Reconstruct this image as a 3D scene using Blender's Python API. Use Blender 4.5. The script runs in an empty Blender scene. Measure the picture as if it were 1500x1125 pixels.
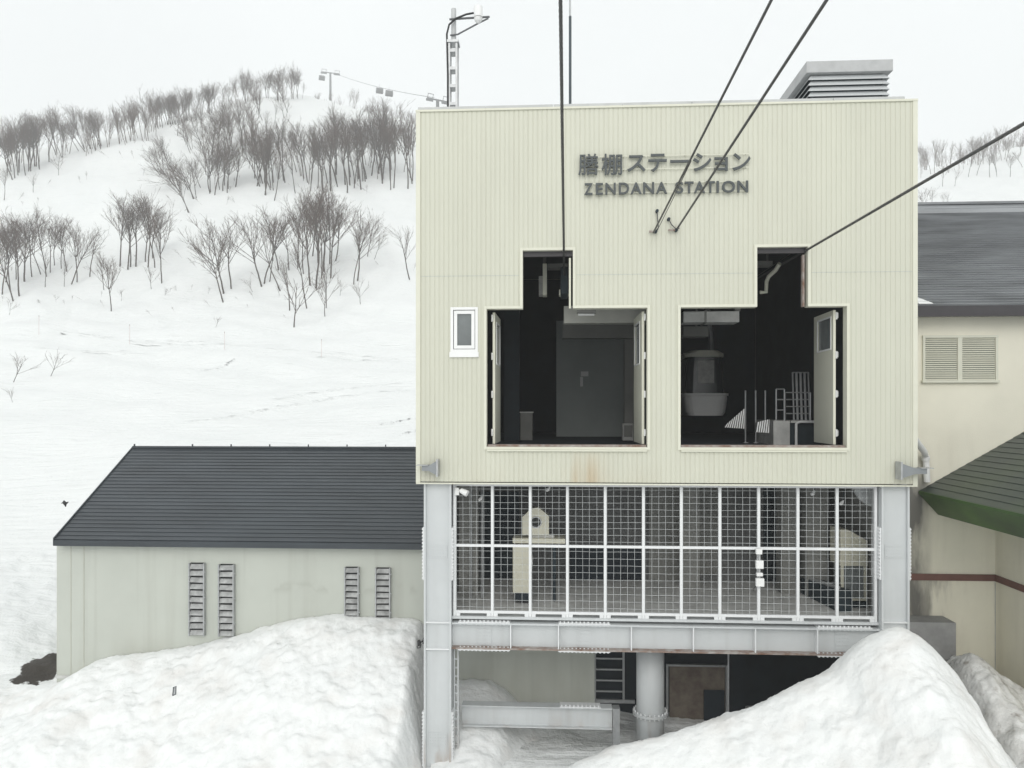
import bpy, math, random
import numpy as np
from mathutils import Vector, Matrix, noise as mnoise

R = math.radians
SC = bpy.context.scene
COL = SC.collection
rnd = random.Random(7)

# ------------------------------------------------------------------ camera
F = 1127.0                    # focal length in photo pixels (photo is 1500 wide)
TH = R(3.3)                   # the camera looks a little towards the slope
CT, ST = math.cos(TH), math.sin(TH)
HZ = 600.0                    # photo row of the horizon
cam_d = bpy.data.cameras.new("camera")
cam_d.sensor_width = 36.0
cam_d.lens = 36.0 * F / 1500.0
cam_d.shift_y = (HZ - 562.5) / 1500.0
cam_d.clip_start = 0.2
cam_d.clip_end = 4000.0
cam = bpy.data.objects.new("camera", cam_d)
cam.rotation_euler = (R(90), 0, TH)
COL.objects.link(cam)
SC.camera = cam

# ------------------------------------------------------------------ light
SUN_EL, SUN_AZ = R(31), R(181)
world = bpy.data.worlds.new("World")
SC.world = world
world.use_nodes = True
wn = world.node_tree
wn.nodes.clear()
w_out = wn.nodes.new("ShaderNodeOutputWorld")
w_bg = wn.nodes.new("ShaderNodeBackground")
w_sky = wn.nodes.new("ShaderNodeTexSky")
w_sky.sky_type = 'NISHITA'
w_sky.sun_disc = False
w_sky.sun_elevation = SUN_EL
w_sky.sun_rotation = SUN_AZ
w_sky.dust_density = 6.0
w_hsv = wn.nodes.new("ShaderNodeHueSaturation")
w_hsv.inputs['Saturation'].default_value = 0.12
w_mix = wn.nodes.new("ShaderNodeMix")
w_mix.data_type = 'RGBA'
w_mix.inputs[0].default_value = 0.88           # thick cloud cover over the clear sky
w_tc = wn.nodes.new("ShaderNodeTexCoord"); w_no = wn.nodes.new("ShaderNodeTexNoise")
w_no.inputs['Scale'].default_value = 2.2; w_no.inputs['Detail'].default_value = 4
wn.links.new(w_tc.outputs['Generated'], w_no.inputs['Vector'])
w_cr = wn.nodes.new("ShaderNodeMix"); w_cr.data_type = 'RGBA'
w_cr.inputs[6].default_value = (8.3, 8.6, 8.65, 1); w_cr.inputs[7].default_value = (10.1, 10.4, 10.4, 1)
wn.links.new(w_no.outputs['Fac'], w_cr.inputs[0]); wn.links.new(w_cr.outputs[2], w_mix.inputs[7])
wn.links.new(w_sky.outputs[0], w_hsv.inputs['Color'])
wn.links.new(w_hsv.outputs[0], w_mix.inputs[6])
wn.links.new(w_mix.outputs[2], w_bg.inputs['Color'])
w_bg.inputs['Strength'].default_value = 0.1
wn.links.new(w_bg.outputs[0], w_out.inputs['Surface'])

sun_d = bpy.data.lights.new("sun", 'SUN')
sun_d.energy = 0.6
sun_d.angle = R(35)
sun_d.color = (1.0, 0.97, 0.92)
sun = bpy.data.objects.new("sun", sun_d)
sun.rotation_euler = (R(90) - SUN_EL, 0, R(180) - SUN_AZ)
COL.objects.link(sun)

SC.view_settings.view_transform = 'Standard'
SC.view_settings.look = 'None'
SC.view_settings.gamma = 1.0
SC.view_settings.exposure = 0.23
try:
    SC.cycles.use_denoising = True
    SC.cycles.max_bounces = 8
    SC.cycles.volume_bounces = 1
except Exception:
    pass

# ------------------------------------------------------------------ picture <-> place
def ray(px, py):
    a = (px - 750.0) / F; b = (HZ - py) / F
    return Vector((a * CT - ST, a * ST + CT, b))
def atY(px, py, Y):
    d = ray(px, py); return d * (Y / d.y)
def at(px, py, depth): return ray(px, py) * depth
def XY(px, Y): return atY(px, 600, Y).x
def ZY(px, py, Y): return atY(px, py, Y).z

# ------------------------------------------------------------------ materials
MATS = {}
def mat(name, col, rough=0.6, metal=0.0, var=0.08, scale=3.0, bump=0.0, bscale=20.0, spec=0.5, col2=None, stretch=(1, 1, 1)):
    if name in MATS: return MATS[name]
    m = bpy.data.materials.new(name); m.use_nodes = True
    nt = m.node_tree; b = nt.nodes['Principled BSDF']
    b.inputs['Roughness'].default_value = rough
    b.inputs['Metallic'].default_value = metal
    b.inputs['Specular IOR Level'].default_value = spec
    tc = nt.nodes.new("ShaderNodeTexCoord")
    mp = nt.nodes.new("ShaderNodeMapping"); mp.inputs['Scale'].default_value = stretch
    nt.links.new(tc.outputs['Object'], mp.inputs['Vector'])
    n = nt.nodes.new("ShaderNodeTexNoise"); n.inputs['Scale'].default_value = scale
    n.inputs['Detail'].default_value = 6.0; n.inputs['Roughness'].default_value = 0.6
    nt.links.new(mp.outputs[0], n.inputs['Vector'])
    r = nt.nodes.new("ShaderNodeValToRGB")
    if col2 is None:
        c1 = [max(0, c * (1 - var)) for c in col]; c2 = [min(1, c * (1 + var)) for c in col]
    else:
        c1, c2 = col, col2
    r.color_ramp.elements[0].position = 0.3; r.color_ramp.elements[1].position = 0.7
    r.color_ramp.elements[0].color = (*c1, 1); r.color_ramp.elements[1].color = (*c2, 1)
    nt.links.new(n.outputs['Fac'], r.inputs['Fac'])
    nt.links.new(r.outputs['Color'], b.inputs['Base Color'])
    if bump:
        n2 = nt.nodes.new("ShaderNodeTexNoise"); n2.inputs['Scale'].default_value = bscale; n2.inputs['Detail'].default_value = 5
        nt.links.new(tc.outputs['Object'], n2.inputs['Vector'])
        bp = nt.nodes.new("ShaderNodeBump"); bp.inputs['Strength'].default_value = bump; bp.inputs['Distance'].default_value = 0.05
        nt.links.new(n2.outputs['Fac'], bp.inputs['Height'])
        nt.links.new(bp.outputs[0], b.inputs['Normal'])
    m['ramp'] = r.name
    MATS[name] = m
    return m

def stain(m, color, axis_ranges, nscale=2.0, amount=0.6, stretch=(1, 1, 1), thr=(0.4, 0.7)):
    """Mix a stain of its own shape into a material: product of smooth ranges along object axes and a noise."""
    nt = m.node_tree; b = nt.nodes['Principled BSDF']
    src = b.inputs['Base Color'].links[0].from_socket
    tc = nt.nodes.new("ShaderNodeTexCoord")
    sep = nt.nodes.new("ShaderNodeSeparateXYZ"); nt.links.new(tc.outputs['Object'], sep.inputs[0])
    mp = nt.nodes.new("ShaderNodeMapping"); mp.inputs['Scale'].default_value = stretch
    nt.links.new(tc.outputs['Object'], mp.inputs[0])
    n = nt.nodes.new("ShaderNodeTexNoise"); n.inputs['Scale'].default_value = nscale; n.inputs['Detail'].default_value = 8
    nt.links.new(mp.outputs[0], n.inputs['Vector'])
    mr = nt.nodes.new("ShaderNodeMapRange"); mr.inputs[1].default_value = thr[0]; mr.inputs[2].default_value = thr[1]
    nt.links.new(n.outputs['Fac'], mr.inputs[0])
    cur = mr.outputs[0]
    for ax, lo, hi in axis_ranges:          # value goes 0 -> 1 from lo to hi
        q = nt.nodes.new("ShaderNodeMapRange"); q.interpolation_type = 'SMOOTHSTEP'
        q.inputs[1].default_value = lo; q.inputs[2].default_value = hi
        if lo > hi:
            q.inputs[1].default_value, q.inputs[2].default_value = hi, lo
            q.inputs[3].default_value, q.inputs[4].default_value = 1, 0
        nt.links.new(sep.outputs['XYZ'.index(ax)], q.inputs[0])
        mu = nt.nodes.new("ShaderNodeMath"); mu.operation = 'MULTIPLY'
        nt.links.new(cur, mu.inputs[0]); nt.links.new(q.outputs[0], mu.inputs[1]); cur = mu.outputs[0]
    mu = nt.nodes.new("ShaderNodeMath"); mu.operation = 'MULTIPLY'; mu.inputs[1].default_value = amount; mu.use_clamp = True
    nt.links.new(cur, mu.inputs[0])
    mx = nt.nodes.new("ShaderNodeMix"); mx.data_type = 'RGBA'
    nt.links.new(mu.outputs[0], mx.inputs[0]); nt.links.new(src, mx.inputs[6])
    mx.inputs[7].default_value = (*color, 1)
    nt.links.new(mx.outputs[2], b.inputs['Base Color'])

# ------------------------------------------------------------------ object helpers
WORLD = {}
def tag(o, label=None, cat=None, group=None, kind=None):
    if label: o['label'] = label
    if cat: o['category'] = cat
    if group: o['group'] = group
    if kind: o['kind'] = kind
    return o
def empty(name, loc=(0, 0, 0), label=None, cat=None, group=None, rz=0.0):
    o = bpy.data.objects.new(name, None); COL.objects.link(o)
    o.location = loc; o.rotation_euler = (0, 0, rz); o.empty_display_size = 0.2
    WORLD[o.name] = Vector(loc)
    return tag(o, label, cat, group)

class MB:
    def __init__(s): s.v = []; s.f = []
    def add(s, vs, fs):
        o = len(s.v); s.v += [tuple(p) for p in vs]; s.f += [tuple(i + o for i in f) for f in fs]; return s
    def box(s, x0, x1, y0, y1, z0, z1, M=None):
        if x0 > x1: x0, x1 = x1, x0
        if y0 > y1: y0, y1 = y1, y0
        if z0 > z1: z0, z1 = z1, z0
        vs = [Vector((x, y, z)) for z in (z0, z1) for y in (y0, y1) for x in (x0, x1)]
        if M is not None: vs = [M @ p for p in vs]
        return s.add(vs, [(0, 2, 3, 1), (4, 5, 7, 6), (0, 1, 5, 4), (2, 6, 7, 3), (0, 4, 6, 2), (1, 3, 7, 5)])
    def quad(s, a, b, c, d): return s.add([a, b, c, d], [(0, 1, 2, 3)])
    def prism(s, pts, vec):
        n = len(pts); vec = Vector(vec); P = [Vector(p) for p in pts]
        vs = P + [p + vec for p in P]
        return s.add(vs, [tuple(range(n))[::-1], tuple(range(n, 2 * n))] + [(i, (i + 1) % n, n + (i + 1) % n, n + i) for i in range(n)])
    def tube(s, pts, r, n=8, cap=True):
        P = [Vector(p) for p in pts]; m = len(P)
        rs = r if isinstance(r, (list, tuple)) else [r] * m
        o = len(s.v); up = None
        for i, p in enumerate(P):
            t = (P[min(i + 1, m - 1)] - P[max(i - 1, 0)])
            if t.length < 1e-9: t = Vector((0, 0, 1))
            t.normalize()
            if up is None:
                up = t.orthogonal().normalized()
            else:
                up = (up - t * up.dot(t))
                up = up.normalized() if up.length > 1e-6 else t.orthogonal().normalized()
            w = t.cross(up)
            for k in range(n):
                a = 2 * math.pi * k / n
                s.v.append(tuple(p + (up * math.cos(a) + w * math.sin(a)) * rs[i]))
        for i in range(m - 1):
            for k in range(n):
                k2 = (k + 1) % n
                s.f.append((o + i * n + k, o + i * n + k2, o + (i + 1) * n + k2, o + (i + 1) * n + k))
        if cap and n > 2:
            s.f.append(tuple(o + k for k in range(n))[::-1]); s.f.append(tuple(o + (m - 1) * n + k for k in range(n)))
        return s
    def rope(s, a, b, r, n=12, lobes=6, pitch=0.35, step=0.03, depth=0.14):
        a = Vector(a); b = Vector(b); d = b - a; L = d.length; d.normalize()
        u = d.orthogonal().normalized(); w = d.cross(u); m = int(L / step); o = len(s.v)
        for i in range(m + 1):
            t = L * i / m; p = a + d * t
            for k in range(n):
                an = 2 * math.pi * k / n
                rr = r * (1 - depth + depth * math.cos(lobes * an - 2 * math.pi * t / pitch * lobes / 2))
                s.v.append(tuple(p + (u * math.cos(an) + w * math.sin(an)) * rr))
        for i in range(m):
            for k in range(n):
                k2 = (k + 1) % n
                s.f.append((o + i * n + k, o + i * n + k2, o + (i + 1) * n + k2, o + (i + 1) * n + k))
        return s
    def build(s, name, m, parent=None, smooth=False, bevel=0.0, local=False):
        me = bpy.data.meshes.new(name); me.from_pydata(s.v, [], s.f); me.update()
        if m is not None: me.materials.append(m)
        if smooth:
            for p in me.polygons: p.use_smooth = True
        o = bpy.data.objects.new(name, me); COL.objects.link(o)
        if parent is not None:
            o.parent = parent
            if not local: o.location = -WORLD[parent.name]
            WORLD[o.name] = Vector((0, 0, 0)) if not local else WORLD[parent.name]
        else:
            WORLD[o.name] = Vector((0, 0, 0))
        if bevel:
            bm = o.modifiers.new("bevel", 'BEVEL'); bm.width = bevel; bm.segments = 2; bm.limit_method = 'ANGLE'
        return o
def copy_tree(o, parent=None):
    c = o.copy(); COL.objects.link(c)
    if parent is not None: c.parent = parent
    WORLD[c.name] = WORLD.get(o.name, Vector((0, 0, 0)))
    for ch in list(o.children): copy_tree(ch, c)
    return c

# ------------------------------------------------------------------ colours
M_clad = mat("cream ribbed cladding", (0.575, 0.575, 0.48), 0.5, var=0.035, scale=0.7, stretch=(1.5, 1, 0.5))
M_trim = mat("cream flashing", (0.66, 0.655, 0.55), 0.45, var=0.03)
M_steel = mat("pale grey painted steel", (0.55, 0.57, 0.575), 0.45, var=0.04, scale=1.5)
M_steel2 = mat("white painted steel", (0.74, 0.75, 0.755), 0.45, var=0.04)
M_rust = mat("rust streaked steel", (0.42, 0.40, 0.38), 0.7, scale=5, col2=(0.17, 0.085, 0.05))
M_galv = mat("galvanised steel", (0.42, 0.43, 0.435), 0.4, metal=0.5, var=0.15, scale=6)
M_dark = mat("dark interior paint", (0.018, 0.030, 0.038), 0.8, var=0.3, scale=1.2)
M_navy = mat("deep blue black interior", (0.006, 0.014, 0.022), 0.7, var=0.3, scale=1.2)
M_int = mat("dim grey interior wall", (0.23, 0.23, 0.215), 0.8, var=0.15, scale=1.0)
M_conc = mat("concrete floor", (0.55, 0.55, 0.53), 0.85, var=0.2, scale=2.5, bump=0.2)
M_letter = mat("charcoal sign metal", (0.05, 0.06, 0.062), 0.45, var=0.1)
M_roof = mat("charcoal metal roof", (0.038, 0.046, 0.054), 0.42, var=0.22, scale=0.8, stretch=(0.6, 1, 3))
M_roof2 = mat("grey metal roof", (0.22, 0.23, 0.24), 0.4, var=0.3, scale=0.9, stretch=(0.5, 1, 4))
M_roof_refl = mat("dark metal roof tinted green by painted reflection", (0.02, 0.032, 0.037), 0.4, scale=0.35, col2=(0.035, 0.06, 0.03))  # greenish second colour paints in a window reflection
M_fas_refl = mat("dark fascia with painted green reflection", (0.022, 0.036, 0.022), 0.5, scale=0.4, col2=(0.07, 0.15, 0.03))  # bright green part is a glass reflection put into the fascia colour
M_fas = mat("black brown fascia", (0.04, 0.036, 0.04), 0.5, var=0.15)
M_lwall = mat("greyish cream wall panel", (0.485, 0.505, 0.455), 0.7, var=0.04, scale=0.8)
M_rwall = mat("weathered cream render", (0.79, 0.76, 0.64), 0.8, var=0.05, scale=0.8, bump=0.1, bscale=30)
M_band = mat("red brown band", (0.16, 0.075, 0.06), 0.7, var=0.15)
M_snowm = mat("old snow", (0.80, 0.815, 0.81), 0.7, scale=1.6, col2=(0.845, 0.85, 0.84), bump=0.6, bscale=7.0, spec=0.2)
M_dirty = mat("dirty snow", (0.55, 0.54, 0.52), 0.8, scale=2.2, col2=(0.80, 0.80, 0.79), bump=0.8, bscale=9.0, spec=0.2)
M_rope = mat("dark steel rope", (0.085, 0.085, 0.085), 0.45, metal=0.4, var=0.25, scale=30)
M_wire = mat("galvanised wire", (0.52, 0.54, 0.54), 0.5, var=0.05)
M_glass = mat("grey window glass", (0.17, 0.185, 0.185), 0.12, var=0.2, scale=1.5)
M_white = mat("white plastic", (0.80, 0.80, 0.79), 0.4, var=0.03)
M_cream = mat("cream machine paint", (0.62, 0.60, 0.49), 0.45, var=0.04)
M_blk = mat("black rubber", (0.015, 0.016, 0.017), 0.5, var=0.2)
M_bark = mat("grey brown bark", (0.05, 0.036, 0.028), 0.9, var=0.35, scale=4)
M_twig = mat("brown twigs", (0.072, 0.040, 0.026), 0.9, var=0.3, scale=2)
M_wood = mat("weathered boards", (0.38, 0.385, 0.38), 0.9, var=0.4, scale=5)
M_brown = mat("faded brown panel", (0.20, 0.17, 0.135), 0.8, scale=3, col2=(0.10, 0.075, 0.06))
M_pole = mat("dark blue grey pole", (0.05, 0.065, 0.075), 0.5)
M_lift = mat("lift tower grey", (0.13, 0.135, 0.14), 0.6)
stain(M_snowm, (0.62, 0.58, 0.54), [], 1.1, 0.5, (1, 1, 1), (0.52, 0.75))
stain(M_snowm, (0.30, 0.26, 0.22), [], 14.0, 0.55, (1, 1, 1), (0.70, 0.78))
stain(M_dirty, (0.22, 0.19, 0.16), [], 4.0, 0.7, (1, 1, 1), (0.58, 0.72))
stain(M_rwall, (0.16, 0.155, 0.14), [('X', 9.3, 8.95), ('Z', -0.6, -2.0)], 1.6, 1.0, (1.2, 1, 0.35), (0.25, 0.5))
stain(M_rwall, (0.25, 0.24, 0.21), [('Z', -6.0, -4.9), ('Z', -3.9, -4.2), ('X', 10.3, 8.9)], 2.5, 0.9, (1.5, 1, 0.3), (0.45, 0.6))
stain(M_rwall, (0.50, 0.46, 0.37), [('Z', 0.0, -1.2)], 1.5, 0.25, (1.6, 1.6, 0.2), (0.48, 0.72))
stain(M_clad, (0.50, 0.49, 0.40), [], 1.3, 0.35, (4, 1, 0.10), (0.5, 0.8))
stain(M_clad, (0.42, 0.27, 0.13), [('Z', -1.1, -1.7)], 1.1, 0.25, (1, 1, 0.15), (0.5, 0.85))
stain(M_clad, (0.40, 0.25, 0.10), [('X', 0.0, 0.6), ('X', 1.5, 0.7), ('Z', -0.7, -1.6)], 1.5, 0.5, (3, 1, 0.25), (0.35, 0.7))
stain(M_lwall, (0.33, 0.32, 0.27), [('Z', -5.6, -7.4)], 1.2, 0.7, (1, 1, 0.2), (0.4, 0.75))
stain(M_lwall, (0.36, 0.365, 0.32), [], 1.4, 0.35, (3, 1, .1), (.52, .75))
stain(M_lwall, (0.30, 0.30, 0.26), [('Z', -4.55, -4.72), ('Z', -5.0, -4.8), ('X', -8.5, -7.5)], 2.2, 0.28, (1, 1, 1), (.5, .6))
stain(M_steel, (0.30, 0.19, 0.12), [('Z', -7.0, -8.4)], 3.0, 0.6, (1, 1, .3), (.5, .65))
stain(M_steel, (0.34, 0.34, 0.33), [('Z', -2.0, -8.0)], 2.2, 0.35, (2, 1, 0.15), (0.5, 0.75))

# ------------------------------------------------------------------ terrain
CTRL = []
def cp(*pts):
    for p in pts: CTRL.append(p)
for px in (-150, 200, 600, 1000, 1400, 1700):
    cp((px, 1540, 10), (px, 1238, 15))
cp((0, 1122, 18), (0, 1000, 21.2), (0, 935, 23.5), (0, 884, 27), (0, 852, 31), (0, 800, 37), (0, 700, 45), (0, 600, 53), (0, 520, 63), (0, 480, 72))
cp((-150, 1122, 18), (-150, 930, 23.5), (-150, 830, 33), (-150, 650, 48), (-150, 480, 72))
cp((300, 1120, 18), (300, 1000, 23), (300, 900, 29), (300, 780, 38), (300, 660, 46), (300, 600, 52), (300, 540, 60), (300, 490, 69), (100, 560, 58))
cp((600, 1120, 18), (600, 1010, 23), (600, 900, 29), (600, 780, 38), (600, 660, 45), (600, 600, 51), (600, 540, 60), (600, 480, 73), (600, 420, 88), (450, 620, 50))
cp((430, 475, 74), (330, 440, 84), (160, 452, 82), (40, 440, 85), (20, 380, 98), (130, 385, 97), (240, 400, 92), (400, 400, 92), (500, 400, 92))
cp((600, 300, 115), (500, 295, 113), (400, 305, 111), (300, 300, 112), (200, 330, 106), (100, 280, 118), (0, 290, 115), (250, 250, 124))
cp((400, 225, 132), (550, 232, 130), (0, 240, 132), (100, 225, 137), (180, 200, 144), (250, 184, 149), (330, 160, 157), (400, 145, 163), (450, 140, 168), (500, 160, 166), (560, 178, 160), (610, 190, 156), (450, 180, 150), (-100, 250, 128), (-100, 480, 76))
for px, py in ((-100, 320), (0, 310), (100, 300), (250, 260), (400, 215), (450, 185)):
    cp((px, py, 215))
cp((484, 170, 205), (484, 156, 290), (560, 182, 205), (560, 170, 290), (620, 196, 205), (620, 180, 290), (420, 190, 290), (300, 290, 300), (0, 340, 300), (484, 175, 400), (620, 200, 400))
cp((750, 1120, 18), (750, 980, 24), (750, 860, 31), (900, 700, 42), (900, 600, 52), (900, 430, 88), (900, 300, 130), (900, 240, 175), (900, 280, 260), (720, 210, 165), (1100, 240, 180))
cp((1300, 1120, 18), (1300, 980, 24), (1400, 860, 31), (1400, 700, 42), (1400, 600, 52), (1400, 430, 88), (1400, 300, 140), (1345, 300, 140), (1500, 300, 140), (1345, 258, 178), (1420, 240, 182), (1500, 218, 188), (1600, 200, 190), (1345, 290, 260), (1500, 260, 260), (1700, 980, 24), (1700, 600, 52), (1700, 300, 130))
for px in (-150, 300, 700, 1100, 1600): cp((px, 330, 950))
def _uv(px, dep): return np.stack([np.asarray(px, float) / 400.0, np.log(np.asarray(dep, float)) * 2.2], -1)
def fard(d):
    """Stretch the slope away from the camera beyond the piste edge."""
    t = np.clip((np.asarray(d, float) - 36) / 34, 0, 1)
    return np.asarray(d, float) * (1 + .7 * t * t * (3 - 2 * t))
_C = np.array(CTRL, float); _C[:, 2] = fard(_C[:, 2]); _P = _uv(_C[:, 0], _C[:, 2])
def _U(d2): return np.where(d2 > 1e-12, 0.5 * d2 * np.log(np.maximum(d2, 1e-12)), 0.0)
_n = len(_P)
_K = _U(((_P[:, None] - _P[None]) ** 2).sum(-1)) + np.eye(_n) * 0.002
_Q = np.concatenate([np.ones((_n, 1)), _P], 1)
_A = np.block([[_K, _Q], [_Q.T, np.zeros((3, 3))]])
_S = np.linalg.solve(_A, np.concatenate([_C[:, 1], np.zeros(3)]))
def rowfn(px, dep):
    u = _uv(np.clip(px, -200, 1750), np.clip(dep, 9, 1600))
    d2 = ((u[..., None, :] - _P) ** 2).sum(-1)
    return _U(d2) @ _S[:_n] + _S[_n] + u @ _S[_n + 1:]
def rolls(x, y, d):
    a = np.clip((d - 28) / 60, 0, 1)
    s = 0.35 * np.sin(x * .21 + 1.3 * np.sin(y * .13)) * np.sin(y * .17 + .8 * np.sin(x * .11)) + .22 * np.sin(x * .47 + y * .29) * np.sin(y * .41 - x * .13)
    return s * a * 1.5
def H(x, y):
    x = np.asarray(x, float); y = np.asarray(y, float)
    dep = np.maximum(-x * ST + y * CT, 4.0); px = 750 + F * (x * CT + y * ST) / dep
    return (HZ - rowfn(px, dep)) / F * np.clip(dep, 9, None) + rolls(x, y, dep)
_DEPS = np.exp(np.linspace(math.log(26), math.log(560), 480))
def ground(px, py, dmin=26.0):
    """The point of the slope seen at a photo pixel."""
    d = ray(px, py); ds = _DEPS[_DEPS >= dmin]
    h = H(d.x * ds, d.y * ds); below = (d.z * ds) <= h
    i = int(np.argmax(below)) if below.any() else len(ds) - 1
    dep = ds[i]
    return Vector((d.x * dep, d.y * dep, float(h[i]))), float(dep)

def snow_material():
    m = mat("piste snow", (0.815, 0.83, 0.822), 0.65, scale=0.12, col2=(0.85, 0.86, 0.852), spec=0.2)
    nt = m.node_tree; b = nt.nodes['Principled BSDF']
    tc = nt.nodes.new("ShaderNodeTexCoord")
    n1 = nt.nodes.new("ShaderNodeTexNoise"); n1.inputs['Scale'].default_value = 0.9; n1.inputs['Detail'].default_value = 9; n1.inputs['Roughness'].default_value = 0.62
    nt.links.new(tc.outputs['Object'], n1.inputs['Vector'])
    mp = nt.nodes.new("ShaderNodeMapping"); mp.inputs['Scale'].default_value = (0.10, 1.1, 1.1); mp.inputs['Rotation'].default_value = (0, 0, R(12))
    nt.links.new(tc.outputs['Object'], mp.inputs[0])
    n2 = nt.nodes.new("ShaderNodeTexNoise"); n2.inputs['Scale'].default_value = 1.6; n2.inputs['Detail'].default_value = 6
    nt.links.new(mp.outputs[0], n2.inputs['Vector'])
    ad = nt.nodes.new("ShaderNodeMath"); ad.operation = 'ADD'
    nt.links.new(n1.outputs['Fac'], ad.inputs[0]); nt.links.new(n2.outputs['Fac'], ad.inputs[1])
    bp = nt.nodes.new("ShaderNodeBump"); bp.inputs['Strength'].default_value = 0.65; bp.inputs['Distance'].default_value = 0.35
    nt.links.new(ad.outputs[0], bp.inputs['Height']); nt.links.new(bp.outputs[0], b.inputs['Normal'])
    # old ski tracks: thin greyish streaks of packed dirty snow
    src = b.inputs['Base Color'].links[0].from_socket
    mr = nt.nodes.new("ShaderNodeMapRange"); mr.inputs[1].default_value = 0.60; mr.inputs[2].default_value = 0.78
    mr.inputs[4].default_value = 0.35
    nt.links.new(n2.outputs['Fac'], mr.inputs[0])
    mx = nt.nodes.new("ShaderNodeMix"); mx.data_type = 'RGBA'; mx.inputs[7].default_value = (0.60, 0.60, 0.59, 1)
    nt.links.new(mr.outputs[0], mx.inputs[0]); nt.links.new(src, mx.inputs[6])
    # thawed earth beside the low building
    geo = nt.nodes.new("ShaderNodeNewGeometry")
    c = atY(62, 962, 21.3)
    vs = nt.nodes.new("ShaderNodeVectorMath"); vs.operation = 'SUBTRACT'; vs.inputs[1].default_value = c
    nt.links.new(tc.outputs['Object'], vs.inputs[0])
    sc_ = nt.nodes.new("ShaderNodeVectorMath"); sc_.operation = 'MULTIPLY'; sc_.inputs[1].default_value = (1.7, 0.9, 0.0)
    nt.links.new(vs.outputs[0], sc_.inputs[0])
    ln = nt.nodes.new("ShaderNodeVectorMath"); ln.operation = 'LENGTH'; nt.links.new(sc_.outputs[0], ln.inputs[0])
    n3 = nt.nodes.new("ShaderNodeTexNoise"); n3.inputs['Scale'].default_value = 2.6; n3.inputs['Detail'].default_value = 6
    nt.links.new(tc.outputs['Object'], n3.inputs['Vector'])
    a2 = nt.nodes.new("ShaderNodeMath"); a2.operation = 'MULTIPLY_ADD'; a2.inputs[1].default_value = 1.6
    nt.links.new(n3.outputs['Fac'], a2.inputs[0]); nt.links.new(ln.outputs['Value'], a2.inputs[2])
    m2 = nt.nodes.new("ShaderNodeMapRange"); m2.inputs[1].default_value = 1.72; m2.inputs[2].default_value = 1.62; m2.clamp = True
    m2.inputs[1].default_value = 1.62; m2.inputs[2].default_value = 1.72; m2.inputs[3].default_value = 1; m2.inputs[4].default_value = 0
    nt.links.new(a2.outputs[0], m2.inputs[0])
    cr = nt.nodes.new("ShaderNodeValToRGB"); cr.color_ramp.elements[0].color = (0.015, 0.013, 0.011, 1); cr.color_ramp.elements[1].color = (0.10, 0.088, 0.075, 1)
    nt.links.new(n1.outputs['Fac'], cr.inputs[0])
    m3 = nt.nodes.new("ShaderNodeMix"); m3.data_type = 'RGBA'
    nt.links.new(m2.outputs[0], m3.inputs[0]); nt.links.new(mx.outputs[2], m3.inputs[6]); nt.links.new(cr.outputs[0], m3.inputs[7])
    nt.links.new(m3.outputs[2], b.inputs['Base Color'])
    return m
def build_terrain():
    az = np.tan(np.radians(np.concatenate([np.linspace(-74, -38, 30, endpoint=False), np.linspace(-38, 38, 460), np.linspace(38, 74, 31)[1:]])))
    dep = np.exp(np.linspace(math.log(3.0), math.log(800), 340))
    Dg, Ag = np.meshgrid(dep, az, indexing='ij')
    xc = Ag * Dg; X = xc * CT - Dg * ST; Y = xc * ST + Dg * CT
    Z = np.empty_like(X)
    for i in range(X.shape[0]): Z[i] = H(X[i], Y[i])
    nr, nc = X.shape
    for i in range(nr):
        d = dep[i]
        if 17 < d < 340:
            for j in range(nc):
                p = Vector((X[i, j], Y[i, j], 0))
                if d < 36:
                    Z[i, j] += 0.16 * mnoise.fractal(p * 1.1, 1.0, 2.0, 4) * min(1, (d - 17) / 3)
                elif 100 < d:
                    Z[i, j] += (1.5 * mnoise.fractal(p * 0.07, 1.0, 2.0, 5) - 2.6 * max(0, .22 - abs(mnoise.noise(Vector((X[i, j] * .030 + Y[i, j] * .008, Y[i, j] * .007, 3.3)))))) * min(1, (d - 100) / 40)
    v = np.stack([X, Y, Z], -1).reshape(-1, 3)
    idx = np.arange(nr * nc).reshape(nr, nc)
    f = np.stack([idx[:-1, :-1], idx[:-1, 1:], idx[1:, 1:], idx[1:, :-1]], -1).reshape(-1, 4)
    me = bpy.data.meshes.new("snow_ground"); me.from_pydata(v.tolist(), [], f.tolist()); me.update()
    for p in me.polygons: p.use_smooth = True
    me.materials.append(snow_material())
    o = bpy.data.objects.new("snow_ground", me); COL.objects.link(o)
    o['kind'] = 'structure'
build_terrain()
_tp = Vector((0, 0, 0))
def ski_track(pts, w, hgt):
    m = MB(); P_ = []
    for i in range(len(pts) - 1):
        for k in range(14):
            t = k / 14; P_.append((pts[i][0] + (pts[i + 1][0] - pts[i][0]) * t, pts[i][1] + (pts[i + 1][1] - pts[i][1]) * t))
    P_.append(pts[-1]); G = [ground(*p)[0] for p in P_]
    n = len(G); vs = []
    for i, g in enumerate(G):
        d = (G[min(i + 1, n - 1)] - G[max(i - 1, 0)]).normalized(); q = Vector((-d.y, d.x, 0)).normalized()
        ww = w * (1 + .35 * math.sin(i * .7) + .25 * math.sin(i * 1.9)); f = min(1, i / 6, (n - 1 - i) / 6)
        hh = hgt * (f * (.7 + .3 * math.sin(i * 1.3)))
        for o_, z_ in ((-ww, -.12), (-ww * .35, hh), (ww * .1, -hh * .6), (ww * .5, hh * .8), (ww, -.12)):
            p = g + q * o_; vs.append((p.x, p.y, float(H(p.x, p.y)) + z_ - .02))
    m.add(vs, [(i * 5 + k, i * 5 + k + 1, i * 5 + k + 6, i * 5 + k + 5) for i in range(n - 1) for k in range(4)])
    o = m.build("ski_track", bpy.data.materials["piste snow"], smooth=True); o['kind'] = 'structure'
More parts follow.
